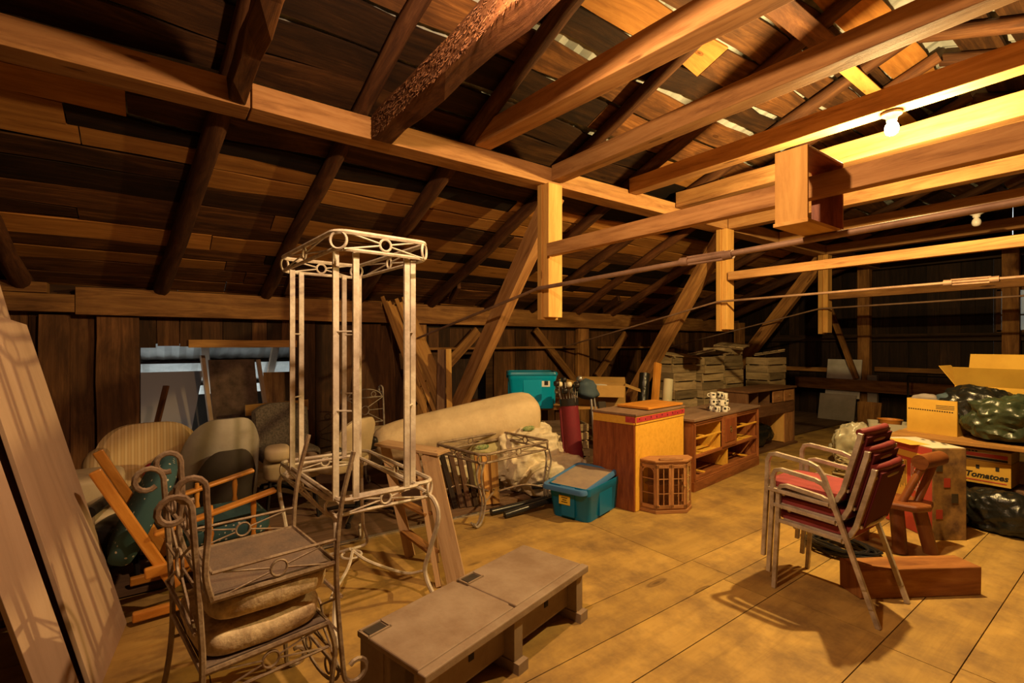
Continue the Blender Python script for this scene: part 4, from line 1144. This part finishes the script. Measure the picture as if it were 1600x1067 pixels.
# folded tripod
t = thing('tripod', 'folded metal tripod leaning between the golf bag and tall chest', 'tripod', (-3.78, 3.98, 0), 0, rot=(R(3), R(-10), R(-30)))
for k, (x_, y_) in enumerate(((-.05, 0), (.05, -.02), (0, .05))):
    MB().tube([(x_ * 1.6, y_ * 1.6, 0), (x_, y_, .5)], .008, 8).tube([(x_ * 1.2, y_ * 1.2, .28), (x_ * .6, y_ * .6, .92)], .012, 8).build('leg', 'club_grey', t, smooth=True)
    MB().box((x_ * 1.1, y_ * 1.1, .48), (.03, .03, .05)).build('clamp', 'black_plastic', t, bevel=.003)
MB().tube([(0, 0, .80), (0, 0, 1.02)], .014, 8).box((0, 0, 1.03), (.07, .05, .02)).build('head', 'black_plastic', t, smooth=True)
o = MB().beam((-3.75, 4.16, 0), (-3.98, 4.22, .82), .12, .03, up=(1, 0, 0)).build('board', 'dark_panel'); tag(o, 'dark flat board behind the tripod', 'board')
# open carton on the shelf
def flap_box(label, loc, rotz, L, Wd, H, flaps, mat='cardboard', name='carton'):
    t = thing(name, label, 'box', loc, rotz)
    th = .005
    for nm, c, d in (('side', (0, -Wd / 2, H / 2), (L, th, H)), ('side', (0, Wd / 2, H / 2), (L, th, H)), ('side', (-L / 2, 0, H / 2), (th, Wd, H)), ('side', (L / 2, 0, H / 2), (th, Wd, H)), ('bottom', (0, 0, .003), (L, Wd, th))):
        box1(nm, mat, c, d, t, bevel=0)
    for side, an, fl in flaps:
        if side in 'FB':
            s_ = -1 if side == 'F' else 1
            M_ = T(0, s_ * Wd / 2, H) @ RX(-s_ * an)
            MB().add([(-L / 2, 0, 0), (L / 2, 0, 0), (L / 2 - .01, 0, fl), (-L / 2 + .01, 0, fl), (-L / 2, .004, 0), (L / 2, .004, 0), (L / 2 - .01, .004, fl), (-L / 2 + .01, .004, fl)], [(0, 1, 2, 3), (7, 6, 5, 4), (3, 2, 6, 7), (0, 3, 7, 4), (1, 5, 6, 2)], M=M_).build('flap', mat, t)
        else:
            s_ = -1 if side == 'L' else 1
            M_ = T(s_ * L / 2, 0, H) @ RY(s_ * an)
            MB().add([(0, -Wd / 2, 0), (0, Wd / 2, 0), (0, Wd / 2 - .01, fl), (0, -Wd / 2 + .01, fl), (.004, -Wd / 2, 0), (.004, Wd / 2, 0), (.004, Wd / 2 - .01, fl), (.004, -Wd / 2 + .01, fl)], [(0, 1, 2, 3), (7, 6, 5, 4), (3, 2, 6, 7), (0, 3, 7, 4), (1, 5, 6, 2)], M=M_).build('flap', mat, t)
    return t
t = flap_box('open cardboard carton with drooping flaps on the plank shelf, beyond the golf bag', (-4.40, 4.66, .716), R(40), .62, .42, .26, [('F', R(125), .22), ('B', R(70), .2), ('L', R(75), .22), ('R', R(110), .2)])
o = MB().blob((-4.42, 4.60, .94), (.3, .2, .08), e=.6, amp=.3, freq=8).build('paper', 'label_white', smooth=True); tag(o, 'white crumpled paper on top of the open carton', 'paper')

# ================================================================== CHEST, CURIO CABINET, DRESSER
t = thing('tall_chest', 'tall chest turned backwards, reddish side and bare yellow back panel', 'chest', (-3.12, 3.86, 0), R(7.5))
cw, cl_, ch = .45, .90, .855
box1('back_panel', 'particle_board', (cw / 2, 0, ch / 2 - .04), (.006, cl_ - .01, ch - .09), t, bevel=0)
for s_ in (-1, 1): box1('side_panel', 'rosewood', (-.005, s_ * cl_ / 2, ch / 2), (cw, .016, ch), t)
box1('front_panel', 'rosewood', (-cw / 2, 0, ch / 2), (.016, cl_, ch), t)
box1('top_rail', 'particle_board', (cw / 2 + .004, 0, ch - .045), (.012, cl_, .07), t)
box1('top_rail', 'particle_board', (0, -cl_ / 2 - .010, ch - .045), (cw, .008, .07), t)
MB().box((0, 0, ch + .006), (cw + .03, cl_ + .02, .02)).build('top', 'dusty_top', t, bevel=.003)
tp = box1('tape', 'pink_tape', (cw / 2 + .0125, 0, ch - .035), (.002, cl_ * .99, .045), t, bevel=0)
box1('tape', 'pink_tape', (cw / 2 - .04, -cl_ / 2 - .0155, ch - .035), (.10, .002, .05), t, bevel=0)
for k in range(9): box1('tape_mark', 'ink_black', (cw / 2 + .0142, -.40 + k * .10, ch - .03 - .01 * (k % 2)), (.001, .012, .014), tp, bevel=0)
o = MB().box((-3.12, 4.02, ch + .035), (.36, .62, .022), RZ(0)).build('loose_board', 'honey_wood', bevel=.003); o.rotation_euler = (0, 0, R(5)); tag(o, 'loose orange board lying on top of the tall chest', 'board')
# curio cabinet
t = thing('curio_cabinet', 'small wooden curio cabinet with glazed doors in front of the tall chest', 'cabinet', (-2.74, 3.74, 0), R(60))
# footprint: back edge along x, front pushed to -y
fp = [(-.235, .07), (-.235, -.01), (-.135, -.125), (.135, -.125), (.235, -.01), (.235, .07)]
fo_ = lambda k, dz=0: [(x_ * k, y_ * k) for x_, y_ in fp]
MB().prism(fo_(1.07), 0, .03).build('base', 'curio_wood', t, bevel=.004)
MB().prism(fo_(.99), .03, .045).build('floor_board', 'curio_wood', t, bevel=.002)
MB().prism(fo_(1.02), .435, .45).prism(fo_(1.09), .45, .468).build('top', 'curio_wood', t, bevel=.004)
MB().blob((0, -.11, .475), (.22, .05, .05), e=.9, amp=.2, freq=30, nu=20, nv=10).build('carved_crest', 'curio_wood', t, smooth=True)
box1('back', 'curio_wood', (0, .066, .24), (.46, .008, .40), t)
box1('shelf', 'curio_wood', (0, -.01, .235), (.36, .14, .008), t)
def pane_frame(a, b_, name, arch=False, grid=(2, 3), knob=False):
    a, b_ = Vector((a[0], a[1], 0)), Vector((b_[0], b_[1], 0))
    d = (b_ - a).normalized(); up = Vector((0, 0, 1)); nr = d.cross(up)
    z0, z1 = .047, .433
    mb = MB()
    w = .022
    for q in (a + d * w / 2, b_ - d * w / 2): mb.beam(q + up * z0, q + up * z1, .016, w, up=d)
    for z in (z0 + .013, z1 - .018): mb.beam(a + up * z, b_ + up * z, .016, .03)
    L = (b_ - a).length
    for i in range(1, grid[0]): mb.beam(a + d * L * i / grid[0] + up * z0, a + d * L * i / grid[0] + up * z1, .008, .008, up=d)
    for j in range(1, grid[1]): mb.beam(a + up * (z0 + (z1 - z0) * j / grid[1]), b_ + up * (z0 + (z1 - z0) * j / grid[1]), .008, .008)
    if arch: mb.tube([a + d * (L / 2 + math.cos(q) * L * .36) + up * (.36 + math.sin(q) * .045) for q in [PI * k / 8 for k in range(9)]], .008, 6)
    f = mb.build(name, 'curio_wood', t, bevel=.001)
    g_ = MB().beam((a + b_) / 2 + up * (z0 + .02), (a + b_) / 2 + up * (z1 - .02), .002, L - .03, up=d).build('glass_pane', 'glass', f)
    if knob: MB().blob(b_ - d * .012 + up * .24 - nr * 0 + d.cross(up) * .015, (.014, .014, .014), e=1, nu=10, nv=8).build('knob', 'brass', f, smooth=True)
pane_frame(fp[1], fp[0], 'side_window', True, (1, 3)) if False else None
pane_frame((-.235, .06), (-.235, -.01), 'side_window', False, (1, 3))
pane_frame(fp[1], fp[2], 'side_window', True, (1, 3))
pane_frame(fp[2], (-.001, -.125), 'door', False, (2, 3))
pane_frame((.001, -.125), fp[3], 'door', False, (2, 3), True)
pane_frame(fp[3], fp[4], 'side_window', True, (1, 3))
# dresser
t = thing('dresser', 'long low dresser with its drawers missing and one carved centre door', 'dresser', (-3.20, 5.19, 0), R(6.5))
L, Dp, H = 1.66, .46, .735
xf = Dp / 2
box1('top', 'dusty_top', (0, 0, H - .012), (Dp + .05, L + .05, .026), t, bevel=.004)
MB().box((0, 0, H - .04), (Dp + .02, L + .02, .03)).build('top_moulding', 'dresser_wood', t, bevel=.006)
for s_ in (-1, 1): box1('side_panel', 'dresser_wood', (0, s_ * L / 2, H / 2), (Dp, .02, H - .05), t)
MB().box((0, 0, .05), (Dp + .03, L + .03, .10)).box((0, 0, .108), (Dp + .015, L + .01, .015)).build('plinth', 'dresser_wood', t, bevel=.005)
box1('back_panel', 'particle_board', (-xf + .01, 0, H / 2), (.008, L - .02, H - .06), t, bevel=0)
for yy in (-.19, .19): box1('divider', 'particle_board', (0, yy, .53), (Dp - .03, .018, .37), t)
for yy in (-.0,): box1('divider', 'particle_board', (0, yy, .23), (Dp - .03, .018, .22), t)
box1('shelf', 'particle_board', (-.02, 0, .345), (Dp - .06, L - .03, .01), t)
for y0_, y1_, z in ((-L / 2, L / 2, .345), (-L / 2, L / 2, .13), (-L / 2, L / 2, H - .065)):
    MB().beam((xf - .012, y0_, z), (xf - .012, y1_, z), .026, .034).build('front_rail', 'dresser_wood', t, bevel=.005)
for y0_, y1_ in ((-L / 2, -.19), (.19, L / 2)):
    MB().beam((xf - .012, y0_, .53), (xf - .012, y1_, .53), .02, .016).build('front_rail', 'particle_board', t, bevel=.002)
for yy in (-.55, .55):
    for z in (.53, .36, .15): MB().beam((-xf + .02, yy, z), (xf - .02, yy, z), .04, .012).build('drawer_runner', 'particle_board', t)
d_ = MB().box((xf + .004, 0, .535), (.022, .36, .36)).build('door', 'dresser_wood', t, bevel=.004)
MB().box((xf + .018, 0, .535), (.01, .25, .26)).build('raised_panel', 'rosewood', d_, bevel=.006)
mb = MB(); mb.ring((xf + .03, 0, .53), .02, .003, (1, 0, 0)); mb.ring((xf + .028, 0, .555), .012, .004, (1, 0, 0), rx=.03); mb.build('handle', 'brass', d_, smooth=True)
for yy in (-L / 2 + .012, L / 2 - .012): MB().beam((xf, yy, .10), (xf, yy, H - .05), .035, .022, up=(0, 1, 0)).build('corner_post', 'dresser_wood', t, bevel=.006)
# ornament: cluster of black and white mugs
mr = random.Random(5)
sp = []
for lay in range(3):
    for k in range(5 - lay):
        a = 2 * PI * k / (5 - lay) + lay
        sp.append((-3.05 + math.cos(a) * .068, 5.15 + math.sin(a) * .075, .738 + lay * .072))
proto = None
where = ['bottom layer, front', 'bottom layer, right', 'bottom layer, back', 'bottom layer, left', 'bottom layer, near left', 'middle layer, front', 'middle layer, right', 'middle layer, back', 'middle layer, left', 'top layer, front', 'top layer, right', 'top layer, left']
for k, p in enumerate(sp):
    lab = 'small glossy mottled mug piled on the dresser, %s' % where[k]
    if proto is None:
        proto = thing('mug', lab, 'mug', p, 0, 'piled mugs on the dresser')
        MB().lathe([(.0, 0), (.03, 0), (.036, .02), (.036, .066), (.032, .066), (.030, .01), (0, .01)], 16).build('cup', 'mug_white', proto, smooth=True)
        MB().tube([(.034, 0, .055), (.055, 0, .05), (.058, 0, .03), (.034, 0, .018)], .005, 6).build('handle', 'mug_white', proto, smooth=True)
        MB().blob((.018, -.026, .04), (.03, .022, .03), e=.9, nu=10, nv=8).blob((-.03, -.012, .03), (.016, .03, .026), e=.9, nu=10, nv=8).blob((0, .033, .045), (.03, .012, .02), e=.9, nu=10, nv=8).build('spot', 'mug_black', proto, smooth=True)
    else:
        dup(proto, p, mr.uniform(0, 6), lab)
# hutch
t = thing('hutch', 'dark desk hutch with small drawers and open middle, beyond the dresser', 'cabinet', (-3.60, 7.12, 0), R(2))
L, Dp, H = 1.45, .40, .86
xf = Dp / 2
box1('top', 'hutch_wood', (0, 0, H - .012), (Dp + .05, L + .06, .026), t, bevel=.004)
for s_ in (-1, 1): box1('side_panel', 'hutch_wood', (0, s_ * L / 2, H / 2), (Dp, .03, H - .03), t)
box1('shelf', 'hutch_wood', (0, 0, .63), (Dp, L, .02), t)
box1('front_rail', 'hutch_wood', (xf - .01, 0, .55), (.02, L, .14), t)
box1('bottom_board', 'hutch_wood', (0, 0, .015), (Dp + .1, L, .03), t)
for yy in (-.35, .0, .36): box1('divider', 'hutch_wood', (-.02, yy, .735), (Dp - .05, .018, .20), t)
for yy in (.18, .55):
    d_ = box1('drawer', 'curio_wood', (xf - .01, yy, .735), (.018, .32, .17), t, bevel=.003)
    MB().blob((xf + .006, yy, .735), (.02, .02, .02), e=1, nu=10, nv=8).build('knob', 'brass', d_, smooth=True)
box1('divider', 'fresh_pine', (-.0, .42, .26), (Dp - .04, .02, .44), t)
box1('side_panel', 'curio_wood', (xf - .02, .56, .25), (.02, .28, .46), t)
o = MB().blob((-3.60, 6.95, .17), (.3, .75, .28), e=.5, amp=.15, crumple=.2, nu=70, nv=44).build('trash_bag', 'trash_bag', smooth=True); tag(o, 'black plastic bag stuffed in the hutch opening', 'bag')

# crate pile
cr = random.Random(8)
lays = []
cols_ = [(-4.62, 6.55, 5, .86), (-4.50, 7.15, 5, .86), (-4.55, 7.78, 6, .7), (-4.15, 8.45, 5, .6), (-4.4, 9.05, 4, .6)]
cn = ['nearest column of the crate pile', 'second column of the crate pile', 'tall third column of the crate pile', 'fourth column of the crate pile, behind the hutch', 'last column of the crate pile']
ln_ = ['at the bottom', 'second from the bottom', 'third from the bottom', 'fourth from the bottom', 'fifth from the bottom', 'sixth, on top']
for ci, (x_, y_, n_, _) in enumerate(cols_):
    hh = (.26, .255, .235, .25, .24)[ci]
    for k in range(n_):
        crate('wooden_crate', (x_ + cr.uniform(-.03, .03), y_ + cr.uniform(-.03, .03), .002 + k * (hh + .004)), R(cr.uniform(-5, 5) + 88), (.54, .38, hh), 'grey slatted crate %s, %s' % (ln_[k], cn[ci]), group='pile of grey crates', nsl=2)
for k, (x_, y_, z_, rx_, ry_, lab) in enumerate(((-4.62, 6.6, 1.33, R(8), R(4), 'tilted thin crate lid on the nearest column of crates'), (-4.5, 7.3, 1.34, R(-12), R(6), 'crate board slab leaning on the second column of crates'), (-4.45, 7.9, 1.48, R(6), R(-5), 'flat crate slab topping the tall third column'), (-4.15, 8.5, 1.34, R(-10), R(5), 'tilted slab on the fourth column of crates'))):
    mb = MB()
    for q in range(4): mb.beam((-.32, -.18 + q * .115, 0), (.32, -.18 + q * .115, 0), .105, .014, seg=3, rough=.004)
    for q in (-.26, .26): mb.box((q, 0, -.02), (.04, .46, .025))
    o = mb.build('crate_lid', 'crate_wood', recentre=False); o.location = (x_, y_, z_); o.rotation_euler = (rx_, ry_, R(80 + 14 * k)); tag(o, lab, 'crate lid', 'crate lids')
# rolls standing behind the chest
for (a, b_, r_, mt, lab, nm) in (((-4.12, 5.05, 0), (-4.22, 5.32, 1.10), .07, 'trash_bag', 'black roll of sheeting standing behind the tall chest', 'roll'), ((-3.98, 5.38, 0), (-4.05, 5.60, 1.02), .065, 'white_roll', 'cream paper roll standing behind the tall chest', 'roll')):
    o = MB().tube([a, b_], r_, 18).build(nm, mt, smooth=True); tag(o, lab, 'roll')
timber('board', 'honey_wood', (-4.05, 5.22, 0), (-4.13, 5.48, 1.24), .12, .04, 'reddish brown board standing between the two rolls', 'board', seg=2, rough=0, up=(1, 0, 0))
# panels at the far wall
sheet('white_panel', 'white_paint', (-4.22, 11.05, .42), (-3.62, 11.05, .42), (-3.62, 11.20, 1.18), (-4.22, 11.20, 1.18), .03, 'white painted door panel standing at the far wall', 'panel')
sheet('grey_panel', 'grey_panel', (-4.25, 10.78, .0), (-3.62, 10.78, .0), (-3.62, 10.9, .50), (-4.25, 10.9, .50), .03, 'lilac grey panel standing on the floor at the far wall', 'panel')
sheet('brown_panel', 'plate_wood', (-3.55, 10.75, .0), (-3.2, 10.75, .0), (-3.2, 10.85, .40), (-3.55, 10.85, .40), .03, 'small brown panel right of the lilac grey panel', 'panel')
MBx = MB()
o = MB().box((-3.42, 11.1, .45), (.16, .1, .9)).build('box', 'grey_panel', bevel=.01); tag(o, 'narrow grey case behind the low plank at the far wall', 'box')

# ================================================================== RIGHT SIDE
def stack_chair(label, loc):
    t = thing('stacking_chair', label, 'chair', loc, R(-1), 'stack of burgundy armchairs')
    # local: front = -x, width along y
    for s_ in (-1, 1):
        y_ = s_ * .225
        MB().tube([(-.27, y_ * .98, 0), (-.245, y_, .44), (-.24, y_, .60), (-.225, y_, .635), (-.19, y_, .645), (0, y_, .625), (.04, y_, .61), (.07, y_, .57), (.27, y_ * .98, 0)], .017, 4).build('leg', 'chair_metal', t, bevel=.002)
        MB().tube([(-.22, y_ * .86, .425), (.08, y_ * .86, .415), (.13, y_ * .86, .44), (.16, y_ * .86, .50), (.24, y_ * .86, .80), (.245, y_ * .86, .83)], .018, 4).build('frame', 'chair_metal', t, bevel=.002)
        MB().tube([(-.235, y_, .425), (.10, y_, .41)], .015, 4).build('side_rail', 'chair_metal', t, bevel=.002)
    MB().tube([(-.15, -.22, .405), (-.15, .22, .405)], .01, 6).tube([(.10, -.22, .40), (.10, .22, .40)], .01, 6).build('cross_bar', 'chair_metal', t)
    MB().blob((-.06, 0, .452), (.42, .40, .055), e=.3, nu=36, nv=12).build('seat', 'rose_fabric', t, smooth=True)
    M_ = T(.215, 0, .655) @ RY(R(15))
    MB().box((.012, 0, 0), (.012, .355, .33), M=M_).build('backrest', 'dark_vinyl', t, bevel=.004)
    MB().blob((-.012, 0, 0), (.05, .37, .36), e=.3, nu=30, nv=16, M=M_).build('back_pad', 'burgundy_vinyl', t, smooth=True)
    pts = [(.235 + .022 * (1 - (k / 4 - 1) ** 2), (k / 4 - 1) * .185, .83 + .006 * (1 - (k / 4 - 1) ** 2)) for k in range(9)]
    MB().tube(pts, .021, 10).build('top_roll', 'burgundy_vinyl', t, smooth=True)
    for zz, xx in ((.785, .248), (.50, .178)):
        pts = [(xx + .018 * (1 - (k / 4 - 1) ** 2), (k / 4 - 1) * .19, zz) for k in range(9)]
        MB().tube(pts, .011, 6, flat=.6).build('back_band', 'brass' if zz > .7 else 'chair_metal', t, smooth=True)
    return t
sc_ = [(-1.185, 3.29, 0, 'burgundy armchair at the bottom of the stack of three'), (-1.215, 3.285, .092, 'burgundy armchair in the middle of the stack of three'), (-1.245, 3.28, .184, 'burgundy armchair on top of the stack of three')]
s0 = stack_chair(sc_[0][3], sc_[0][:3])
for a in sc_[1:]: dup(s0, a[:3], R(-1), a[3])
# squared timber block
o = MB().beam((-1.16, 3.38, .085), (-.75, 4.02, .085), .17, .17, seg=5, rough=.006).build('timber_block', 'timber_block', bevel=.006)
tag(o, 'heavy squared timber lying on the floor behind the burgundy chairs', 'timber')
# log bench
t = thing('log_bench', 'varnished log bench with half-log seat and round log arm', 'bench', (-1.22, 4.38, 0), R(0))
def lg(n_, pts, r_, **k): return MB().tube(pts, r_, 14, lump=.06).build(n_, 'log_wood', t, smooth=True)
MB().prism([(-.30, -.16), (.0, -.17), (.17, -.13), (.22, -.02), (.20, .12), (-.05, .16), (-.30, .14)], .325, .37).build('seat', 'log_wood', t, bevel=.012)
lg('leg', [(.06, -.08, 0), (.02, -.03, .33)], .045)
lg('leg', [(.19, .10, 0), (.13, .05, .33)], .045)
lg('leg', [(-.22, .0, 0), (-.2, .0, .33)], .06)
lg('arm_log', [(.155, -.02, .66), (.20, .28, .66)], [.052, .052])
lg('arm_post', [(.06, -.05, .36), (.160, .03, .63)], .026)
lg('arm_post', [(.12, .06, .36), (.185, .18, .63)], .026)
# tall printed carton
t = thing('tall_carton', 'tall upright carton with red and yellow printed face behind the log bench', 'box', (-1.20, 5.02, 0), R(-36))
L, Wd, H = .46, .26, .70
box1('body', 'cardboard_worn', (0, 0, H / 2), (L, Wd, H), t, bevel=.004)
box1('printed_face', 'box_red', (0, -Wd / 2 - .002, H / 2), (L - .005, .002, H - .01), t, bevel=0)
box1('printed_top', 'box_cream', (0, 0, H + .002), (L - .01, Wd - .01, .002), t, bevel=0)
box1('printed_patch', 'box_orange', (-.07, -Wd / 2 - .004, .36), (.13, .002, .40), t, bevel=0)
box1('printed_patch', 'box_orange', (-.02, -Wd / 2 - .0045, .61), (.28, .002, .05), t, bevel=0)
box1('printed_patch', 'grey_panel', (.02, -Wd / 2 - .005, .22), (.06, .002, .12), t, bevel=0)
for k in range(9): box1('print_line', 'ink_black', (-.12 + .013 * k, -Wd / 2 - .0056, .42 + .01 * (k % 3)), (.004, .001, .22 - .03 * (k % 4)), t, bevel=0)
for k in range(6): box1('print_line', 'box_cream', (.04 + .016 * k, -Wd / 2 - .0056, .42), (.005, .001, .25 - .04 * (k % 3)), t, bevel=0)
box1('printed_patch', 'box_orange', (-.02, -.12, H + .004), (.26, .16, .001), t, bevel=0)
for k in range(5): box1('print_line', 'ink_black', (-.10 + .05 * k, .08 + .03 * (k % 2), H + .005), (.03, .02, .001), t, bevel=0)
for k in range(4): box1('print_mark', 'ink_red' if k % 2 else 'dark_panel', (L / 2 + .002, -.08 + .06 * (k % 3), .56 - .12 * k), (.001, .05, .07), t, bevel=0)
# workbench
t = thing('work_table', 'low plank table carrying cartons and black trash bags', 'table', (-.75, 5.95, 0), 0)
for k in range(3): MB().beam((-.80, -.36 + .32 * k, .665), (1.2, -.30 + .32 * k, .665), .31, .03, seg=4, rough=.004).build('plank', 'trim_lumber', t, bevel=.003)
for sx in (-.75, .2, 1.1):
    for sy in (-.35, .35): MB().box((sx, sy, .325), (.07, .07, .65)).build('leg', 'dark_lumber', t, bevel=.003)
# cartons on it
t = thing('carton', 'yellow carton with a printed line of small letters, filled with odds and ends', 'box', (-1.29, 5.86, .682), R(-6))
L, Wd, H = .36, .34, .31
for nm, c, d in (('side', (0, -Wd / 2, H / 2), (L, .006, H)), ('side', (0, Wd / 2, H / 2), (L, .006, H)), ('side', (-L / 2, 0, H / 2), (.006, Wd, H)), ('side', (L / 2, 0, H / 2), (.006, Wd, H)), ('bottom', (0, 0, .004), (L, Wd, .006))): box1(nm, 'cardboard_yellow', c, d, t, bevel=0)
for k in range(19): box1('print_line', 'ink_black', (-.165 + k * .0175, -Wd / 2 - .004, .215 - k * .0003), (.011, .001, .010), t, bevel=0)
for k in range(3): box1('print_line', 'dark_panel', (.10, -Wd / 2 - .004, .262 - .014 * k), (.13, .001, .005), t, bevel=0)
for k, (c, d, mt, lab) in enumerate((((-1.36, 5.82, .96), (.20, .16, .12), 'grey_panel', 'grey cloth sticking out of the yellow carton'), ((-1.22, 5.86, .97), (.16, .2, .13), 'navy_cloth', 'dark cloth sticking out of the yellow carton'))):
    o = MB().blob(c, d, e=.7, amp=.35, freq=9, fold=.2).build('cloth', mt, smooth=True); tag(o, lab, 'cloth')
o = MB().beam((-1.33, 5.80, .80), (-1.20, 5.92, 1.06), .03, .008).build('ruler', 'label_white'); tag(o, 'pale flat strip poking out of the yellow carton', 'strip')
t = flap_box('large torn cardboard box open behind the trash bags', (-.92, 6.32, .682), R(-4), .62, .34, .42, [('F', R(28), .20), ('B', R(10), .30), ('L', R(35), .22), ('R', R(25), .24)], mat='cardboard_yellow')
for s_, (c, d) in enumerate((((-1.02, 5.90, .93), (.44, .40, .34)), ((-.80, 5.78, .86), (.54, .46, .38)))):
    o = MB().blob(c, d, e=.75, amp=.18, freq=3.5, nu=130, nv=80, crumple=.26, flatbottom=True).build('trash_bag', 'green_bag' if s_ else 'trash_bag', smooth=True)
    tag(o, ('big dark green garbage bag in front on the low table', 'black garbage bag between the yellow carton and the torn box')[1 - s_], 'bag')
# under the table
t = thing('tomato_carton', 'flat produce carton marked with large black tomato lettering under the low table', 'box', (-.99, 5.70, .33), R(-3))
L, Wd, H = .44, .26, .19
box1('body', 'cardboard_yellow', (0, 0, H / 2), (L, Wd, H), t, bevel=.003)
text_mesh('lettering', 'Fresh', .064, 'ink_black', t, T(-.145, -Wd / 2 - .002, .072) @ RX(PI / 2))
text_mesh('lettering', 'Tomatoes', .064, 'ink_black', t, T(.07, -Wd / 2 - .002, .072) @ RX(PI / 2))
box1('print_line', 'ink_red', (0, -Wd / 2 - .002, .028), (L - .05, .001, .008), t, bevel=0)
for k in (-1, 0, 1): box1('hand_hole', 'deck_shadow', (.02 + k * .12, -Wd / 2 - .002, .14), (.022, .002, .032), t, bevel=0)
t = thing('produce_carton', 'shallow fruit carton with red print stacked on the tomato carton', 'box', (-.99, 5.71, .522), R(-3))
box1('body', 'cardboard_pale', (0, 0, .045), (.44, .26, .09), t, bevel=.003)
box1('printed_band', 'ink_red', (.07, -.132, .048), (.26, .001, .03), t, bevel=0)
box1('printed_band', 'ink_black', (0, -.1325, .018), (.40, .001, .018), t, bevel=0)
for k in range(6): box1('print_line', 'ink_black', (-.10 + .022 * k, -.1325, .075), (.014, .001, .010), t, bevel=0)
o = MB().box((-.95, 5.78, .16), (.62, .30, .30)).build('wood_crate', 'dark_lumber', bevel=.01); tag(o, 'dark wooden box on the floor under the tomato carton', 'box')
for c, d, lab in (((-1.14, 5.46, .15), (.36, .30, .33), 'black trash bag on the floor under the tomato carton, left'), ((-.82, 5.44, .15), (.40, .30, .33), 'black trash bag on the floor under the tomato carton, right'), ((-.35, 5.55, .26), (.5, .4, .5), 'black trash bag on the floor under the low table, farthest right')):
    o = MB().blob(c, d, e=.7, amp=.15, freq=4, nu=110, nv=70, crumple=.24, flatbottom=True).build('trash_bag', 'trash_bag', smooth=True); tag(o, lab, 'bag', 'trash bags on the floor')
# things behind the chairs
t = thing('bucket', 'off-white square bucket with an orange pot inside, behind the burgundy chairs', 'bucket', (-2.05, 7.15, 0), R(20))
mb = MB(); vs = []
for s_, z in ((.85, 0), (1, .55), (.96, .55), (.80, .02)): vs += rrect(.20 * s_, .17 * s_, .04, z, 4)
n = len(rrect(1, 1, .1, 0, 4)); fs = [tuple(reversed(range(n)))] + [(j * n + i, j * n + (i + 1) % n, (j + 1) * n + (i + 1) % n, (j + 1) * n + i) for j in range(3) for i in range(n)] + [tuple(3 * n + i for i in range(n))]
mb.add(vs, fs).build('body', 'bucket_white', t, smooth=True)
o = MB().lathe([(0, 0), (.09, 0), (.12, .16), (.13, .17), (.11, .17), (.08, .02), (0, .02)], 20, M=T(-2.03, 7.15, .42)).build('clay_pot', 'orange_clay', smooth=True); tag(o, 'orange clay pot in the off-white bucket', 'pot')
o = MB().blob((-2.32, 6.85, .26), (.36, .34, .52), e=.8, amp=.2, crumple=.3, freq=4, nu=90, nv=60, flatbottom=True).build('plastic_bag', 'clear_bag', smooth=True); tag(o, 'crinkled clear plastic bag left of the off-white bucket', 'bag')
rr = random.Random(2)
mb = MB(); pts = []
for k in range(160):
    a = k * .55; r_ = .16 + .07 * math.sin(k * .31)
    pts.append((-2.10 + r_ * math.cos(a) + rr.uniform(-.02, .02), 6.35 + r_ * math.sin(a) + rr.uniform(-.02, .02), .03 + .20 * (k / 160) + rr.uniform(-.02, .03)))
o = MB().tube(pts, .012, 6).build('rope', 'rope_fibre', smooth=True); tag(o, 'tangled pile of pale rope on the floor beyond the burgundy chairs', 'rope')
mb = MB(); pts = []
for k in range(120):
    a = k * .5; r_ = .13 + .03 * math.sin(k * .7)
    pts.append((-1.42 + r_ * math.cos(a) * 1.5, 3.98 + r_ * math.sin(a), .02 + .05 * (k / 120) + rr.uniform(-.008, .01)))
o = MB().tube(pts, .011, 6).build('hose', 'hose_black', smooth=True); tag(o, 'coil of black hose on the floor under the burgundy chairs', 'hose')
o = MB().blob((-1.62, 4.12, .07), (.20, .16, .15), e=.35).build('container', 'jug_yellow', smooth=True); tag(o, 'small yellow plastic container on the floor behind the burgundy chairs', 'container')
mb = MB(); pts = []
for k in range(140):
    pts.append((-1.95 + rr.uniform(-.45, .35), 8.3 + rr.uniform(-.4, .3), .35 + rr.uniform(-.06, .10)))
o = MB().tube(crv(pts, 2), .006, 4).build('cable_tangle', 'pipe_black', smooth=True); tag(o, 'tangle of dark wires behind the off-white bucket', 'wires')
o = MB().blob((-1.95, 8.3, .16), (1.0, .8, .34), e=.5, amp=.2, fold=.15, nu=40, nv=24).build('tarp', 'trash_bag', smooth=True); tag(o, 'dark tarpaulin heap behind the off-white bucket', 'tarp')
o = MB().blob((-2.85, 7.75, .05), (.14, .1, .09), e=.8, amp=.3).build('rag', 'bucket_white', smooth=True); tag(o, 'small white rag on the dark floor beyond the rope', 'rag')
t = thing('clothes_rack', 'dark metal frame standing beyond the yellow carton at the far wall', 'frame', (-2.3, 10.4, 0))
MB().tube([(-.4, 0, 0), (-.4, 0, .95), (.6, 0, .95), (.6, 0, 0)], .02, 6).build('frame_bar', 'black_plastic', t)
bpy.context.view_layer.update()
